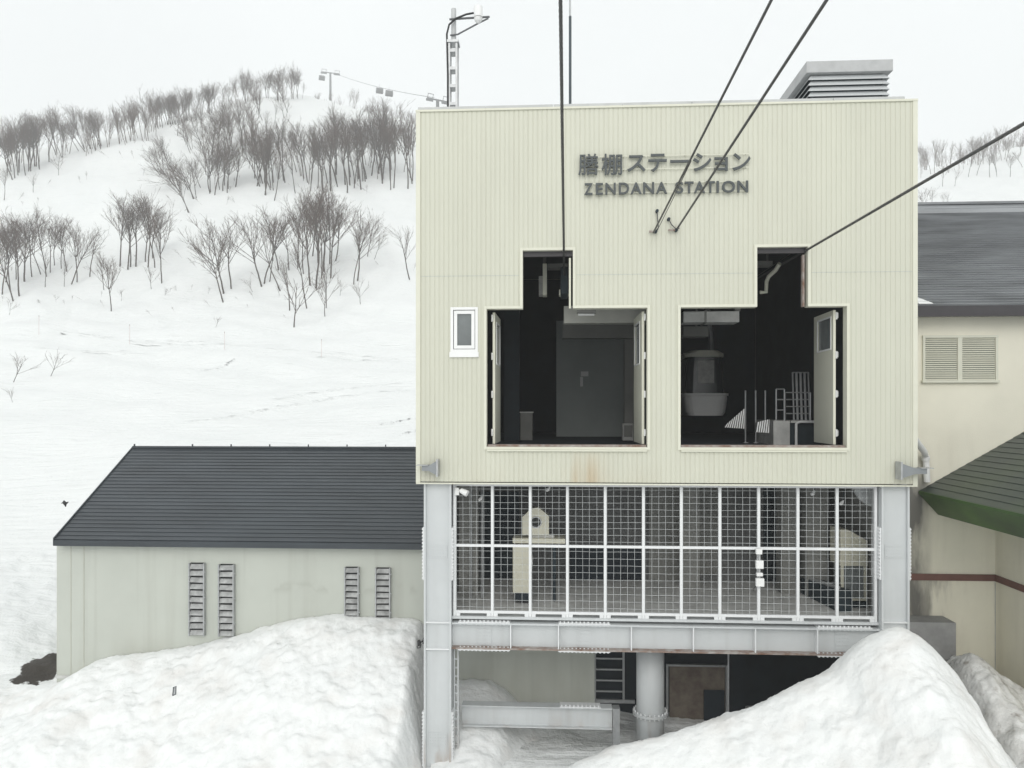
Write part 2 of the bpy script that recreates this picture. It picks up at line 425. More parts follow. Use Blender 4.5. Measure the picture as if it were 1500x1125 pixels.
for tr in ([(250, 622), (330, 613), (400, 600), (470, 588), (540, 577), (625, 570)], [(380, 591), (450, 579), (530, 568), (625, 560)], [(0, 474), (60, 480), (130, 492), (200, 500), (300, 503), (400, 512), (500, 520), (625, 533)], [(90, 486), (180, 500), (260, 507), (330, 507)], [(430, 523), (520, 528), (625, 532)],
           [(545, 624), (580, 620), (625, 611)], [(575, 640), (625, 630)], [(280, 548), (330, 538), (345, 526)], [(20, 508), (120, 515), (240, 520)]):
    ski_track(tr, .55, .16)

# ------------------------------------------------------------------ station building
D = 17.5
GZ = -8.6
def fx(px): return XY(px, D)
def fz(px, py): return ZY(px, py, D)
XL, XR = fx(611), fx(1342)
ZT, ZB = 6.82, -1.65
DEPTH = 14.0
station = empty("station_building", ((XL + XR) / 2, D, GZ), "tall cream ribbed station tower on grey steel columns with two dark cross shaped openings", "building")

HOLES = []   # (x0, x1, z0, z1)
lx0, lx1, lz0, lz1 = fx(712), fx(949), -0.86, 2.31
sx0, sx1, sz1 = fx(765), fx(840), fz(800, 366)
rx0, rx1, rz0, rz1 = fx(996), fx(1241), -0.86, 2.31
tx0, tx1, tz1 = fx(1108), fx(1184), fz(1146, 361)
wx0, wx1, wz0, wz1 = fx(660), fx(700), fz(680, 522), fz(680, 450)
HOLES = [(lx0, lx1, lz0, lz1), (sx0, sx1, lz1, sz1), (rx0, rx1, rz0, rz1), (tx0, tx1, rz1, tz1), (wx0, wx1, wz0, wz1)]

def ribbed(x0, x1, z0, z1, holes, fn, period=0.107):
    """Vertical ribbed sheet; fn(u, d, z) places it (d = depth of groove)."""
    prof = []; u = x0
    while u < x1:
        for du, d in ((0, 0), (0.074, 0), (0.079, 0.009), (0.099, 0.009), (0.104, 0)):
            if u + du < x1: prof.append((u + du, d))
        u += period
    prof.append((x1, 0))
    xs = sorted(set([p[0] for p in prof] + [h[0] for h in holes] + [h[1] for h in holes]))
    pu = [p[0] for p in prof]; pd = [p[1] for p in prof]
    m = MB()
    for a, b in zip(xs[:-1], xs[1:]):
        if b - a < 1e-5: continue
        mid = (a + b) / 2; cuts = sorted([(h[2], h[3]) for h in holes if h[0] < mid < h[1]])
        z = z0; segs = []
        for c0, c1 in cuts:
            if c0 > z + 1e-6: segs.append((z, c0))
            z = max(z, c1)
        if z < z1: segs.append((z, z1))
        da, db = np.interp([a, b], pu, pd)
        for s0, s1 in segs:
            m.quad(fn(a, da, s0), fn(b, db, s0), fn(b, db, s1), fn(a, da, s1))
    return m
ribbed(XL, XR, ZB, ZT, HOLES, lambda u, d, z: (u, D + d, z)).build("front_cladding", M_clad, station)
ribbed(D + 0.02, D + DEPTH, ZB, ZT, [], lambda u, d, z: (XL + d, u, z)).build("side_cladding", M_clad, station)
ribbed(D + 0.02, D + DEPTH, ZB, ZT, [], lambda u, d, z: (XR - d, u, z)).build("side_cladding", M_clad, station)
ribbed(XL, XR, ZB, ZT, [], lambda u, d, z: (u, D + DEPTH - d, z)).build("rear_cladding", M_clad, station)
# corner and edge flashings
for xa, xb in ((XL - 0.025, XL + 0.075), (XR - 0.075, XR + 0.025)):
    MB().box(xa, xb, D - 0.022, D + 0.10, ZB - 0.02, ZT).build("corner_flashing", M_trim, station)
MB().box(XL - 0.02, XR + 0.02, D - 0.028, D + 0.12, ZB - 0.055, ZB - 0.021).build("drip_flashing", M_trim, station)
jz = fz(900, 402)
for xa, xb in ((XL + 0.08, sx0 - 0.07), (sx1 + 0.07, tx0 - 0.07), (tx1 + 0.07, XR - 0.08)):
    MB().box(xa, xb, D - 0.004, D + 0.02, jz - 0.007, jz + 0.007).build("panel_joint", M_lwall, station)
# roof slab and parapet cap
MB().box(XL + 0.02, XR - 0.02, D + 0.2, D + DEPTH - 0.05, ZT - 0.25, ZT - 0.05).build("roof_slab", M_galv, station)
cap = MB().box(XL - 0.03, XR + 0.03, D - 0.035, D + 0.22, ZT + 0.001, ZT + 0.045)
cap.build("parapet_cap", M_trim, station)
M_capg = mat("grey parapet metal", (0.50, 0.51, 0.50), 0.5, var=0.08)
for i in range(7):
    xa = XL + 0.02 + (XR - XL - 0.25) * i / 7; xb = XL + 0.02 + (XR - XL - 0.25) * (i + 1) / 7 - 0.012
    MB().box(xa, xb, D + 0.0, D + 0.20, ZT + 0.0475, ZT + 0.115).build("parapet_rail", M_capg, station)
# opening trims: strips round the cross shaped outlines
def strip(m, x0, x1, z0, z1): m.box(x0, x1, D - 0.026, D + 0.22, z0, z1)
def cross_trim(ax0, ax1, az0, az1, bx0, bx1, bz1):
    t = 0.05; m = MB()
    strip(m, ax0 - t, ax0 + 0.012, az0 - t, az1 + t)
    strip(m, ax1 - 0.012, ax1 + t, az0 - t, az1 + t)
    strip(m, ax0 + 0.013, ax1 - 0.013, az0 - t, az0 + 0.012)
    strip(m, ax0 + 0.013, bx0 + 0.012, az1 - 0.012, az1 + t)
    strip(m, bx1 - 0.012, ax1 - 0.013, az1 - 0.012, az1 + t)
    strip(m, bx0 - t, bx0 + 0.012, az1 + t + 0.001, bz1 + t)
    strip(m, bx1 - 0.012, bx1 + t, az1 + t + 0.001, bz1 + t)
    strip(m, bx0 + 0.013, bx1 - 0.013, bz1 - 0.012, bz1 + t)
    return m
cross_trim(lx0, lx1, lz0, lz1, sx0, sx1, sz1).build("opening_frame", M_trim, station)
cross_trim(rx0, rx1, rz0, rz1, tx0, tx1, tz1).build("opening_frame", M_trim, station)
for a, b in ((lx0, lx1), (rx0, rx1)):
    MB().box(a + 0.02, b - 0.02, D - 0.06, D + 0.24, lz0 - 0.085, lz0 - 0.053).build("door_sill", M_trim, station)
    MB().box(a + 0.03, b - 0.03, D + 0.03, D + 0.30, lz0 + 0.013, lz0 + 0.06).build("threshold", M_rust, station)
for a, b, c in ((sx0, sx1, sz1), (tx0, tx1, tz1)):
    MB().box(a + 0.02, b - 0.02, D + 0.10, D + 0.2, c - 0.13, c - 0.013).build("slot_lintel", M_fas, station)
    MB().box(b - 0.10, b - 0.055, D + 0.08, D + 0.2, rz1 + 0.0, c - 0.175).build("slot_jamb", M_rust if a == tx0 else M_trim, station)
# small window
wf = MB()
for q in ((wx0, wx0 + .06, wz0 + .1, wz1), (wx1 - .06, wx1, wz0 + .1, wz1), (wx0 + .061, wx1 - .061, wz1 - .06, wz1), (wx0 + .061, wx1 - .061, wz0 + .1, wz0 + .16)):
    wf.box(q[0], q[1], D - 0.02, D + 0.1, q[2], q[3])
wo = wf.build("window", M_white, station)
inn = MB(); a0, a1, b0, b1 = wx0 + .075, wx1 - .075, wz0 + .175, wz1 - .075
for q in ((a0, a0 + .075, b0, b1), (a1 - .075, a1, b0, b1), (a0 + .076, a1 - .076, b1 - .075, b1), (a0 + .076, a1 - .076, b0, b0 + .075)):
    inn.box(q[0], q[1], D + 0.005, D + 0.08, q[2], q[3])
inn.build("casement", M_white, wo)
MB().box(wx0 + .065, wx1 - .065, D + 0.05, D + 0.065, wz0 + .165, wz1 - .065).build("pane", M_glass, wo)
MB().box(wx0 - .02, wx1 + .02, D - 0.05, D + 0.1, wz0 - 0.02, wz0 + .098).build("sill", M_white, wo)

# upper hall inside
hx0, hx1 = XL + 0.15, XR - 0.15
HB = D + 13.2
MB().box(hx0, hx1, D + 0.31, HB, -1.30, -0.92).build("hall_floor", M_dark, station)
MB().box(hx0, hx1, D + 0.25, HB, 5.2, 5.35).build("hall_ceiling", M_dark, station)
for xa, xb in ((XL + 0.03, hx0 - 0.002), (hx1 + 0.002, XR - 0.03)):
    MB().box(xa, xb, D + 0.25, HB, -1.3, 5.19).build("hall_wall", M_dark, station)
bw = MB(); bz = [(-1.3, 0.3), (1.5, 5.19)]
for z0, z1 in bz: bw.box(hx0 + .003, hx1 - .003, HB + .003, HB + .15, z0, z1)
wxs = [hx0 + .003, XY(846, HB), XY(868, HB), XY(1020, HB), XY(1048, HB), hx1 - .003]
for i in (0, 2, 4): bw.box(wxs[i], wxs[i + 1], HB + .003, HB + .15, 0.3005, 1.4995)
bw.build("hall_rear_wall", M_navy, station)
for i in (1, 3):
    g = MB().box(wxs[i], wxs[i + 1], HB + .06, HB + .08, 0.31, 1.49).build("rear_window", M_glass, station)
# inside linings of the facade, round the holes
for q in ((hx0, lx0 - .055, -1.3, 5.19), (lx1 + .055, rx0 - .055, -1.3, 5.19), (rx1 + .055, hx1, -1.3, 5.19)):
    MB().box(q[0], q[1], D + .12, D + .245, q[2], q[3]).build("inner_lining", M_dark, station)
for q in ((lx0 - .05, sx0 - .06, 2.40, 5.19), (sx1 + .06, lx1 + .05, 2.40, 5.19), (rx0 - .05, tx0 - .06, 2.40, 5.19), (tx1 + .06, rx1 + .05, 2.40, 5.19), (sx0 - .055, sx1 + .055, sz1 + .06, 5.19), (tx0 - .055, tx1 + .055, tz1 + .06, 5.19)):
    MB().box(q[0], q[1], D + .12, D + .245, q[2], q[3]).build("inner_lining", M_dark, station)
# beams and partitions glimpsed inside
MB().box(XY(826, 19.6), XY(952, 19.6), 19.6, 20.0, ZY(880, 473, 19.6), ZY(880, 448, 19.6)).build("hall_beam", mat("pale grey beam", (0.42, 0.42, 0.38), 0.6), station)
MB().box(XY(824, 22.5), XY(935, 22.5), 22.5, 22.9, ZY(880, 495, 22.5), ZY(880, 475, 22.5)).build("hall_beam", M_int, station)
MB().box(XY(815, 26.0), XY(931, 26.0), 26.0, 26.15, -0.91, 3.0).build("partition", mat('pale grey partition', (0.42, 0.455, 0.445), .8, var=.12, scale=.5), station)
MB().box(XY(915, 23.0), XY(928, 23.0), 23.0, 23.4, -0.91, 2.6).build("hall_post", M_int, station)
MB().box(XY(733, 21), XY(757, 21), 22.5, 22.7, -0.91, 3.0).build("partition", M_navy, station)
MB().box(XY(962, 19), XY(985, 19), 18.2, 30.2, -0.91, 5.1).build("partition", M_dark, station)

nb = empty("window_glint", (XY(856, 25.9), 25.98, ZY(856, 566, 25.9)), "small pale sheets painting a bright window reflection on the grey partition at the back of the bay", "painted reflection")  # white sheets added as a bright window reflection, no real notices
MB().box(XY(851, 25.9), XY(862, 25.9), 25.95, 25.998, ZY(856, 551, 25.9), ZY(856, 544, 25.9)).build("glint_sheet", M_white, nb)
MB().box(XY(850, 25.9), XY(854, 25.9), 25.95, 25.998, ZY(852, 566, 25.9), ZY(852, 552, 25.9)).build("glint_sheet", M_white, nb)
eb = empty("switch_box", (XY(920, 24), 24, -.91), "grey switch box standing by the hall post next to the inner door leaf", "switch box")
MB().box(XY(912, 22.7), XY(928, 22.7), 22.7, 22.98, -.909, ZY(920, 620, 22.7)).build("box_body", M_conc, eb, bevel=.02)
MB().box(XY(914, 22.7), XY(926, 22.7), 22.68, 22.699, ZY(920, 640, 22.7), ZY(920, 623, 22.7)).build("cover", M_int, eb)

# --- steel frame under the tower
def column(px0, px1):
    xa, xb = XY(px0, 17.62), XY(px1, 17.62)
    c = MB(); t = 0.045
    c.box(xa, xa + t, 17.60, 18.15, GZ, ZB - .06)
    c.box(xb - t, xb, 17.60, 18.15, GZ, ZB - .06)
    c.box(xa + t, xb - t, 17.68, 17.71, GZ, ZB - .06)
    co = c.build("steel_column", M_steel, station)
    for py in (912, 951):
        z = ZY((px0 + px1) / 2, py, 17.62)
        MB().box(xa + t + .001, xb - t - .001, 17.605, 17.679, z - .014, z + .014).build("stiffener", M_steel2, co)
    for xs, sgn in ((xa, -1), (xb, 1)):
        for z0, z1 in ((ZY(px0, 850, 17.6), ZY(px0, 773, 17.6)), (ZY(px0, 1125, 17.6), ZY(px0, 1043, 17.6))):
            s = MB().box(xs + sgn * .001, xs + sgn * .03, 17.62, 18.1, z0, z1)
            n = 15
            for k in range(n):
                z = z0 + (z1 - z0) * (k + .5) / n
                s.tube([(xs + sgn * .028, 17.70, z), (xs + sgn * .05, 17.70, z)], .018, 6)
                s.tube([(xs + sgn * .028, 17.64, z), (xs + sgn * .05, 17.64, z)], .018, 6)
            s.build("splice_plate", M_steel2, co)
    for pyc in (809, 1085):
        z = ZY((px0 + px1) / 2, pyc, 17.6)
        w = MB().box(xa + .1, xb - .1, 17.668, 17.679, z - .15, z + .15)
        for i in range(7):
            for j in range(4):
                x = xa + .14 + (xb - xa - .28) * i / 6
                w.tube([(x, 17.67, z - .11 + .073 * j), (x, 17.655, z - .11 + .073 * j)], .012, 6)
        w.build("splice_plate", M_steel, co)
    return co, xa, xb
col_a, ca0, ca1 = column(621, 661)
col_b, cb0, cb1 = column(1291, 1332)
gz1, gz0 = -4.92, -5.53
g = MB(); t = .035; GY = 17.66
g.box(ca1 + .002, cb0 - .002, GY, GY + .40, gz1 - t, gz1)
g.box(ca1 + .002, cb0 - .002, GY + .18, GY + .21, gz0 + t, gz1 - t)
girder = g.build("steel_girder", M_steel, station)
MB().box(ca1 + .002, cb0 - .002, GY, GY + .40, gz0, gz0 + t - .001).build("bottom_flange", M_rust, girder)
for px in (748, 818, 925, 1016, 1107, 1198):
    x = XY(px, GY)
    MB().box(x - .012, x + .012, GY + .005, GY + .179, gz0 + t + .001, gz1 - t - .001).build("stiffener", M_steel2, girder)
for p0, p1 in ((671, 747), (818, 894), (1198, 1278)):
    xa, xb = XY(p0, GY), XY(p1, GY)
    for zz, up in ((gz1, 1), (gz0, -1)):
        s = MB().box(xa, xb, GY + .0, GY + .40, zz + up * .001, zz + up * .022)
        for k in range(13):
            x = xa + (xb - xa) * (k + .5) / 13
            s.tube([(x, GY + .05, zz + up * .02), (x, GY + .05, zz + up * .052)], .020, 6)
            s.tube([(x, GY + .05, zz - up * .04), (x, GY + .05, zz - up * .056)], .018, 6)
        s.build("splice_plate", M_steel2, girder)
    xm = (xa + xb) / 2; w = MB().box(xm - .16, xm + .16, GY + .165, GY + .179, gz0 + .06, gz1 - .06)
    for i in range(5):
        for j in range(6):
            w.tube([(xm - .12 + .06 * i, GY + .166, gz0 + .11 + .08 * j), (xm - .12 + .06 * i, GY + .152, gz0 + .11 + .08 * j)], .011, 6)
    w.build("splice_plate", M_steel, girder)
# upper edge channel carrying the screen
MB().box(ca1 + .002, cb0 - .002, 17.74, 17.98, gz1 + .07, gz1 + .13).build("edge_channel", M_steel, station)
# machine room behind the screen
RB = 22.0
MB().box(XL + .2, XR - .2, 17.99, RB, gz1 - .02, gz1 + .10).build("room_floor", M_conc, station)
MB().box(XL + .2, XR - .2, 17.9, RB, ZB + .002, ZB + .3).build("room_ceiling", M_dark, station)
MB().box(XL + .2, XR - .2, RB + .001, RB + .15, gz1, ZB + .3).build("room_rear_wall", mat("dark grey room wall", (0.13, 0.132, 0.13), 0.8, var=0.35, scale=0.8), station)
for p0, p1, q0, q1, mm in ((835, 940, 800, 868, M_navy), (1005, 1050, 715, 840, M_int), (1118, 1142, 712, 850, M_dark), (700, 760, 720, 860, M_dark), (950, 998, 712, 868, M_int)):
    MB().box(XY(p0, RB), XY(p1, RB), RB - .06, RB, max(gz1 + .101, ZY(p0, q1, RB)), min(ZB, ZY(p0, q0, RB))).build('rear_panel', mm, station)
for xa, xb in ((XL + .2, XL + .32), (XR - .32, XR - .2)):
    MB().box(xa, xb, 18.2, RB - .001, gz1 + .101, ZB).build("room_side_wall", M_int, station)
MB().box(XY(672, 20), XY(700, 20), 20.0, 20.4, gz1 + .101, ZB).build("room_pillar", mat("pale concrete", (0.36, 0.36, 0.34), 0.8, var=.15), station)
for px in (690, 706):
    MB().tube([(XY(px, 19.6), 19.6, gz1 + .101), (XY(px, 19.6), 19.6, ZB)], .035, 8).build("room_pipe", M_galv, station)
MB().box(XY(1000, 21), XY(1025, 21), 21.0, 21.5, gz1 + .101, ZB).build("room_pillar", M_int, station)
MB().box(XY(1145, 20.5), XY(1165, 20.5), 20.5, 21.0, gz1 + .101, ZB).build("room_pillar", M_int, station)
MB().box(XY(1186, 20), XY(1216, 20), 20.2, 20.7, gz1 + .101, ZB).build("room_pillar", M_int, station)
# basement under the girder
BY = 20.4
MB().box(ca0 - .5, XY(871, BY), BY, BY + .15, GZ, gz0 + .1).build("basement_wall", M_lwall, station)
MB().box(XY(1100, BY), XR, BY + 1.2, BY + 1.35, GZ, gz0 + .1).build("basement_wall", M_navy, station)
MB().box(XY(871, BY) + .002, XY(1100, BY) - .002, BY + .6, BY + .75, GZ, gz0 + .1).build("basement_wall", M_navy, station)
MB().box(XL + .2, XR - .2, 18.3, 23, gz0 + .101, gz0 + .2).build("basement_ceiling", M_dark, station)
bwin = MB()
for i in range(5):
    z = ZY(895, 965 + 16 * i, BY + .2); bwin.box(XY(873, BY + .2), XY(912, BY + .2), BY + .2, BY + .23, z - .02, z + .02)
bwin.box(XY(912, BY + .2), XY(915, BY + .2), BY + .2, BY + .24, ZY(900, 1030, BY), ZY(900, 955, BY))
bwin.box(XY(871, BY + .2), XY(873, BY + .2), BY + .19, BY + .25, ZY(900, 1030, BY), ZY(900, 955, BY))
bwin.box(XY(871, BY + .2), XY(930, BY + .2), BY + .185, BY + .255, ZY(900, 1034, BY), ZY(900, 1029, BY))
bwin.build("basement_window_frame", M_galv, station)
dY = BY + .1
dz0, dz1 = ZY(1020, 1062, dY), ZY(1020, 974, dY)
dd = MB()
dd.box(XY(976, dY), XY(979, dY), dY, dY + .08, dz0, dz1); dd.box(XY(1063, dY), XY(1066, dY), dY, dY + .08, dz0, dz1)
dd.box(XY(979, dY) + .001, XY(1063, dY) - .001, dY, dY + .08, dz1 - .05, dz1)
bd = dd.build("basement_door", M_galv, station)
MB().box(XY(981, dY), XY(1062, dY), dY + .03, dY + .06, dz0, dz1 - .06).build("door_panel", M_brown, bd)
MB().box(XY(1031, dY), XY(1061, dY), dY - .02, dY + .029, dz0, ZY(1045, 1011, dY)).build("door_board", M_navy, bd)
MB().tube([(XY(1067, 19), 19.0, gz0 + .1), (XY(1067, 19), 19.0, ZY(1067, 1046, 19)), (XY(1062, 19), 19.0, ZY(1067, 1047, 19))], .022, 8).build("drain_pipe", M_galv, station)
pc = (XY(952.5, 18.9)); pr = 20 / F * 18.9
pco = MB().tube([(pc, 18.9, GZ), (pc, 18.9, gz0 + .11)], pr, 32).build("pipe_column", M_steel, station, smooth=True)
zf = ZY(952, 1050, 18.6)
MB().tube([(pc, 18.9, zf - .03), (pc, 18.9, zf + .03)], pr + .09, 32).build("flange", M_steel, pco)
fb = MB()
for k in range(22):
    a = 2 * math.pi * k / 22; x, y = pc + (pr + .055) * math.cos(a), 18.9 + (pr + .055) * math.sin(a)
    fb.tube([(x, y, zf - .075), (x, y, zf + .075)], .018, 6)
fb.build("flange_bolt_ring", M_steel2, pco)
bY = 18.35
bb = MB(); bz1, bz0 = ZY(800, 1036, bY), ZY(800, 1067, bY); bxa, bxb = XY(676, bY), XY(897, bY)
bb.box(bxa, bxb, bY, bY + .3, bz1 - .025, bz1); bb.box(bxa, bxb, bY, bY + .3, bz0, bz0 + .025); bb.box(bxa, bxb, bY + .12, bY + .15, bz0 + .025, bz1 - .025)
lowb = bb.build("tie_beam", M_steel, station)
s = MB().box(XY(820, bY), XY(880, bY), bY + .0, bY + .3, bz1 + .001, bz1 + .02)
for k in range(10):
    x = XY(823 + 6 * k, bY); s.tube([(x, bY + .05, bz1 + .018), (x, bY + .05, bz1 + .05)], .02, 6)
s.build("splice_plate", M_steel2, lowb)
MB().box(XY(898, bY), XY(908, bY), bY + .0, bY + .25, bz0 - .6, bz1 + .0).build("beam_bracket", M_galv, station)
sp = MB()
for px in (664.5, 670):
    sp.box(XY(px, 17.9), XY(px, 17.9) + .03, 17.9, 18.0, GZ, gz0 - .002)
for k in range(14):
    z = gz0 - .3 - .2 * k; sp.box(XY(664.5, 17.9) + .031, XY(670, 17.9) - .001, 17.93, 17.96, z - .04, z)
sp.build("cable_ladder", M_steel, station)

# corner brackets on the facade
def bracket(px_wide, px_tip, py, name_l):
    xa, xb = fx(px_wide), fx(px_tip); zc = fz(px_wide, py); sg = 1 if xb > xa else -1
    o = empty("corner_bracket", (xa, D, zc), name_l, "bracket", "grey tapered brackets on the facade corners")
    Y0 = D - .34
    b = MB()
    pts = [(xa, D - .03, zc - .17), (xa, D - .03, zc + .16), (xa + (xb - xa) * .55, D - .03, zc + .05), (xb, D - .03, zc + .05), (xb, D - .03, zc - .07), (xa + (xb - xa) * .55, D - .03, zc - .07)]
    b.prism(pts, (0, -.26, 0)); b.build("arm", mat("bracket grey", (0.24, 0.255, 0.265), 0.5), o)
    MB().box(xa - .02 * sg, xa + .02 * sg, Y0 + .03, D - .031, zc - .2, zc + .19).build("base_plate", M_galv, o)
    MB().box(xb - .14 * sg, xb + .12 * sg, Y0 - .0, D - .12, zc + .051, zc + .066).build("cap_plate", M_galv, o)
    return o
bracket(643, 621, 684, "grey tapered steel bracket on the facade corner above the column beside the low roof")
bracket(1312, 1349, 688, "grey tapered steel bracket on the facade corner beside the white downpipe")

# ------------------------------------------------------------------ sign
def glyph(ch, name, px0, px1, py0, py1, parent, off, depth=0.04, stand=0.055):
    c = bpy.data.curves.new("glyph", 'FONT'); c.body = ch; c.extrude = 0.03; c.offset = off
    o = bpy.data.objects.new("glyph", c); COL.objects.link(o)
    dg = bpy.context.evaluated_depsgraph_get()
    me = bpy.data.meshes.new_from_object(o.evaluated_get(dg))
    bpy.data.objects.remove(o); bpy.data.curves.remove(c)
    vs = [v.co.copy() for v in me.vertices]
    x0, x1 = min(v.x for v in vs), max(v.x for v in vs); y0, y1 = min(v.y for v in vs), max(v.y for v in vs); z0, z1 = min(v.z for v in vs), max(v.z for v in vs)
    X0, X1 = fx(px0), fx(px1); pm = (px0 + px1) / 2; Z0, Z1 = fz(pm, py1), fz(pm, py0)
    for v, p in zip(me.vertices, vs):
        fy = (p.z - z0) / (z1 - z0)
        v.co = (X0 + (p.x - x0) / (x1 - x0) * (X1 - X0), D - stand - depth * fy, Z0 + (p.y - y0) / max(y1 - y0, 1e-6) * (Z1 - Z0))
    me.update(); me.materials.clear(); me.materials.append(M_letter); me.name = name
    q = bpy.data.objects.new(name, me); COL.objects.link(q); q.parent = parent; q.location = -WORLD[parent.name]
    WORLD[q.name] = Vector((0, 0, 0))
sg1 = empty("station_sign", (fx(970), D, fz(970, 258)), "dark raised Japanese characters on pale rails, upper line of lettering on the facade", "sign")
# boxes measured in the photo: x0, x1, y0, y1
for ch, b in zip("膳棚ステーション", [(847, 876, 227, 258), (881, 911, 227, 258), (918, 945, 229, 253), (949, 976, 227, 253), (981, 1008, 236, 240), (1014, 1041, 226, 252), (1045, 1065, 232, 252), (1072, 1098, 226, 251)]):
    glyph(ch, "character", *b, sg1, 0.009 if ch in "膳棚" else 0.017)
sg2 = empty("station_sign", (fx(975), D, fz(975, 288)), "dark raised capital letters ZENDANA STATION on pale rails, lower line of facade lettering", "sign")
xs = [(855.5, 868), (872.5, 883), (886.5, 901.5), (906, 921), (923, 939.5), (941.5, 957.5), (960, 976.5), (988.5, 1000), (1002, 1015), (1015.5, 1032), (1033, 1046), (1048.5, 1052), (1056.5, 1075.5), (1079, 1094.5)]
for i, (ch, (a, b)) in enumerate(zip("ZENDANASTATION", xs)):
    dy = -4.0 * (a - 855) / 240
    glyph(ch, "letter", a, b, 270 + dy, 287 + dy, sg2, 0.018)
for o, pys, pxa, pxb in ((sg1, (231, 250), 850, 1096), (sg2, (270, 284), 858, 1093)):
    for py in pys:
        z = fz(pxa, py)
        MB().box(fx(pxa), fx(pxb), D - .053, D - .043, z - .008, z + .008).build("mounting_rail", M_trim, o)
    sd = MB()
    for k in range(9):
        x = fx(pxa + 4 + (pxb - pxa - 8) * k / 8)
        for py in pys: sd.box(x - .008, x + .008, D - .0425, D + .01, fz(pxa, py) - .007, fz(pxa, py) + .007)
    sd.build("stud", M_trim, o)

# ------------------------------------------------------------------ door leaves
def leaf(hinge, end, label, win, flip=1, th=.055):
    """Hinged steel leaf standing open: hinge and end are (x, y)."""
    hx, hy = hinge; ex, ey = end
    L = math.hypot(ex - hx, ey - hy); ang = math.atan2(ey - hy, ex - hx)
    o = empty("door_leaf", (hx, hy, lz0 + .07), label, "door", rz=ang)
    z1 = lz1 - lz0 - .13; w0, w1, q0, q1 = win
    body = MB(); xs_ = (0, L * w0, L * w1, L)
    body.box(0, xs_[1], -th / 2, th / 2, 0, z1); body.box(xs_[2], L, -th / 2, th / 2, 0, z1)
    body.box(xs_[1] + .0005, xs_[2] - .0005, -th / 2, th / 2, 0, z1 * q0); body.box(xs_[1] + .0005, xs_[2] - .0005, -th / 2, th / 2, z1 * q1, z1)
    body.build("leaf_panel", M_trim, o, local=True)
    fr = MB(); e = .035; y = th / 2 + .014
    for x0, x1, a0, a1 in ((xs_[1] - e, xs_[1], z1 * q0 - e, z1 * q1 + e), (xs_[2], xs_[2] + e, z1 * q0 - e, z1 * q1 + e), (xs_[1] + .001, xs_[2] - .001, z1 * q0 - e, z1 * q0), (xs_[1] + .001, xs_[2] - .001, z1 * q1, z1 * q1 + e)):
        fr.box(x0, x1, -y, y, a0, a1)
    fr.build("window_frame", M_white, o, local=True)
    MB().box(xs_[1], xs_[2], -.006, .006, z1 * q0, z1 * q1).build("pane", M_glass, o, local=True)
    for k in range(4):
        z = z1 * (.06 + .29 * k)
        h = MB().tube([(0 - .02, -th / 2 * flip - .012 * flip, z), (0 - .02, -th / 2 * flip - .012 * flip, z + .16)], .022, 8)
        h.box(-.12, .03, -th / 2 * flip - .008, -th / 2 * flip - .016, z + .02, z + .14)
        h.build("hinge", M_white, o, local=True)
    return o
leaf((fx(1229), D + .28), (XY(1194, 19.2), 19.2), "cream door leaf with dark window standing half open before the stacked railings", (.12, .78, .72, .95), 1)
leaf((fx(944), D + .28), (XY(930, 19.3), 19.3), "cream door leaf swung inward against the grey hall partition", (.25, .85, .62, .93), 1)
leaf((fx(722), D + .28), (XY(731.5, 19.2), 19.2), "cream door leaf seen almost edge on beside the small white window", (.25, .85, .62, .93), -1)

# ------------------------------------------------------------------ things in the hall
def box_thing(name, label, cat, parts, loc, group=None):
    o = empty(name, loc, label, cat, group)
    for n, m, mb, bv in parts: mb.build(n, m, o, bevel=bv)
    return o
# cabin
cY = 25.0
def ring(px0, px1, py, n=5, dpt=1.7, rc=.32):
    x0, x1, z = XY(px0, cY), XY(px1, cY), ZY((px0 + px1) / 2, py, cY); out = []
    for cx, cy, a0 in ((x1 - rc, cY + rc, -90), (x1 - rc, cY + dpt - rc, 0), (x0 + rc, cY + dpt - rc, 90), (x0 + rc, cY + rc, 180)):
        for k in range(n + 1):
            a = R(a0 + 90 * k / n); out.append((cx + rc * math.cos(a), cy + rc * math.sin(a), z))
    return out
def loft(rings, m=None):
    m = m or MB(); n = len(rings[0]); o = len(m.v)
    for r_ in rings: m.v += r_
    for i in range(len(rings) - 1):
        for k in range(n):
            k2 = (k + 1) % n; m.f.append((o + i * n + k, o + i * n + k2, o + (i + 1) * n + k2, o + (i + 1) * n + k))
    m.f.append(tuple(o + k for k in range(n))[::-1]); m.f.append(tuple(o + (len(rings) - 1) * n + k for k in range(n)))
    return m
cab = empty("gondola_cabin", (XY(1035, cY), cY + .8, -.9), "white gondola cabin with dark windows parked in the dark hall", "gondola cabin")
loft([ring(1009, 1062, 609), ring(1006, 1065, 604), ring(1003, 1068, 584), ring(1003, 1068, 580)]).build("body", M_white, cab)
loft([ring(1001, 1070, 579.5), ring(1001, 1070, 576)]).build("bumper", M_white, cab)
loft([ring(1005, 1066, 575.9), ring(1006, 1062, 540), ring(1008, 1060, 523)]).build("window", mat("dark cabin glass", (.02, .026, .03), .15), cab)
loft([ring(1003, 1063, 522.5), ring(1003, 1063, 517), ring(1012, 1055, 513)]).build("roof", M_trim, cab)
MB().tube([(XY(1042, cY + .7), cY + .7, ZY(1042, 515, cY)), (XY(1042, cY + .7), cY + .7, ZY(1042, 495, cY)), (XY(1036, cY + .7), cY + .7, ZY(1042, 440, cY))], .07, 8).build("hanger", M_galv, cab)
MB().box(XY(1022, cY) , XY(1046, cY), cY - .012, cY - .002, ZY(1034, 561, cY), ZY(1034, 528, cY)).build("pane_reflection", mat("painted pane reflection", (0.30, 0.30, 0.28), 0.3, var=.3, scale=6), cab)  # pale sheet painted as the reflection on the cabin window
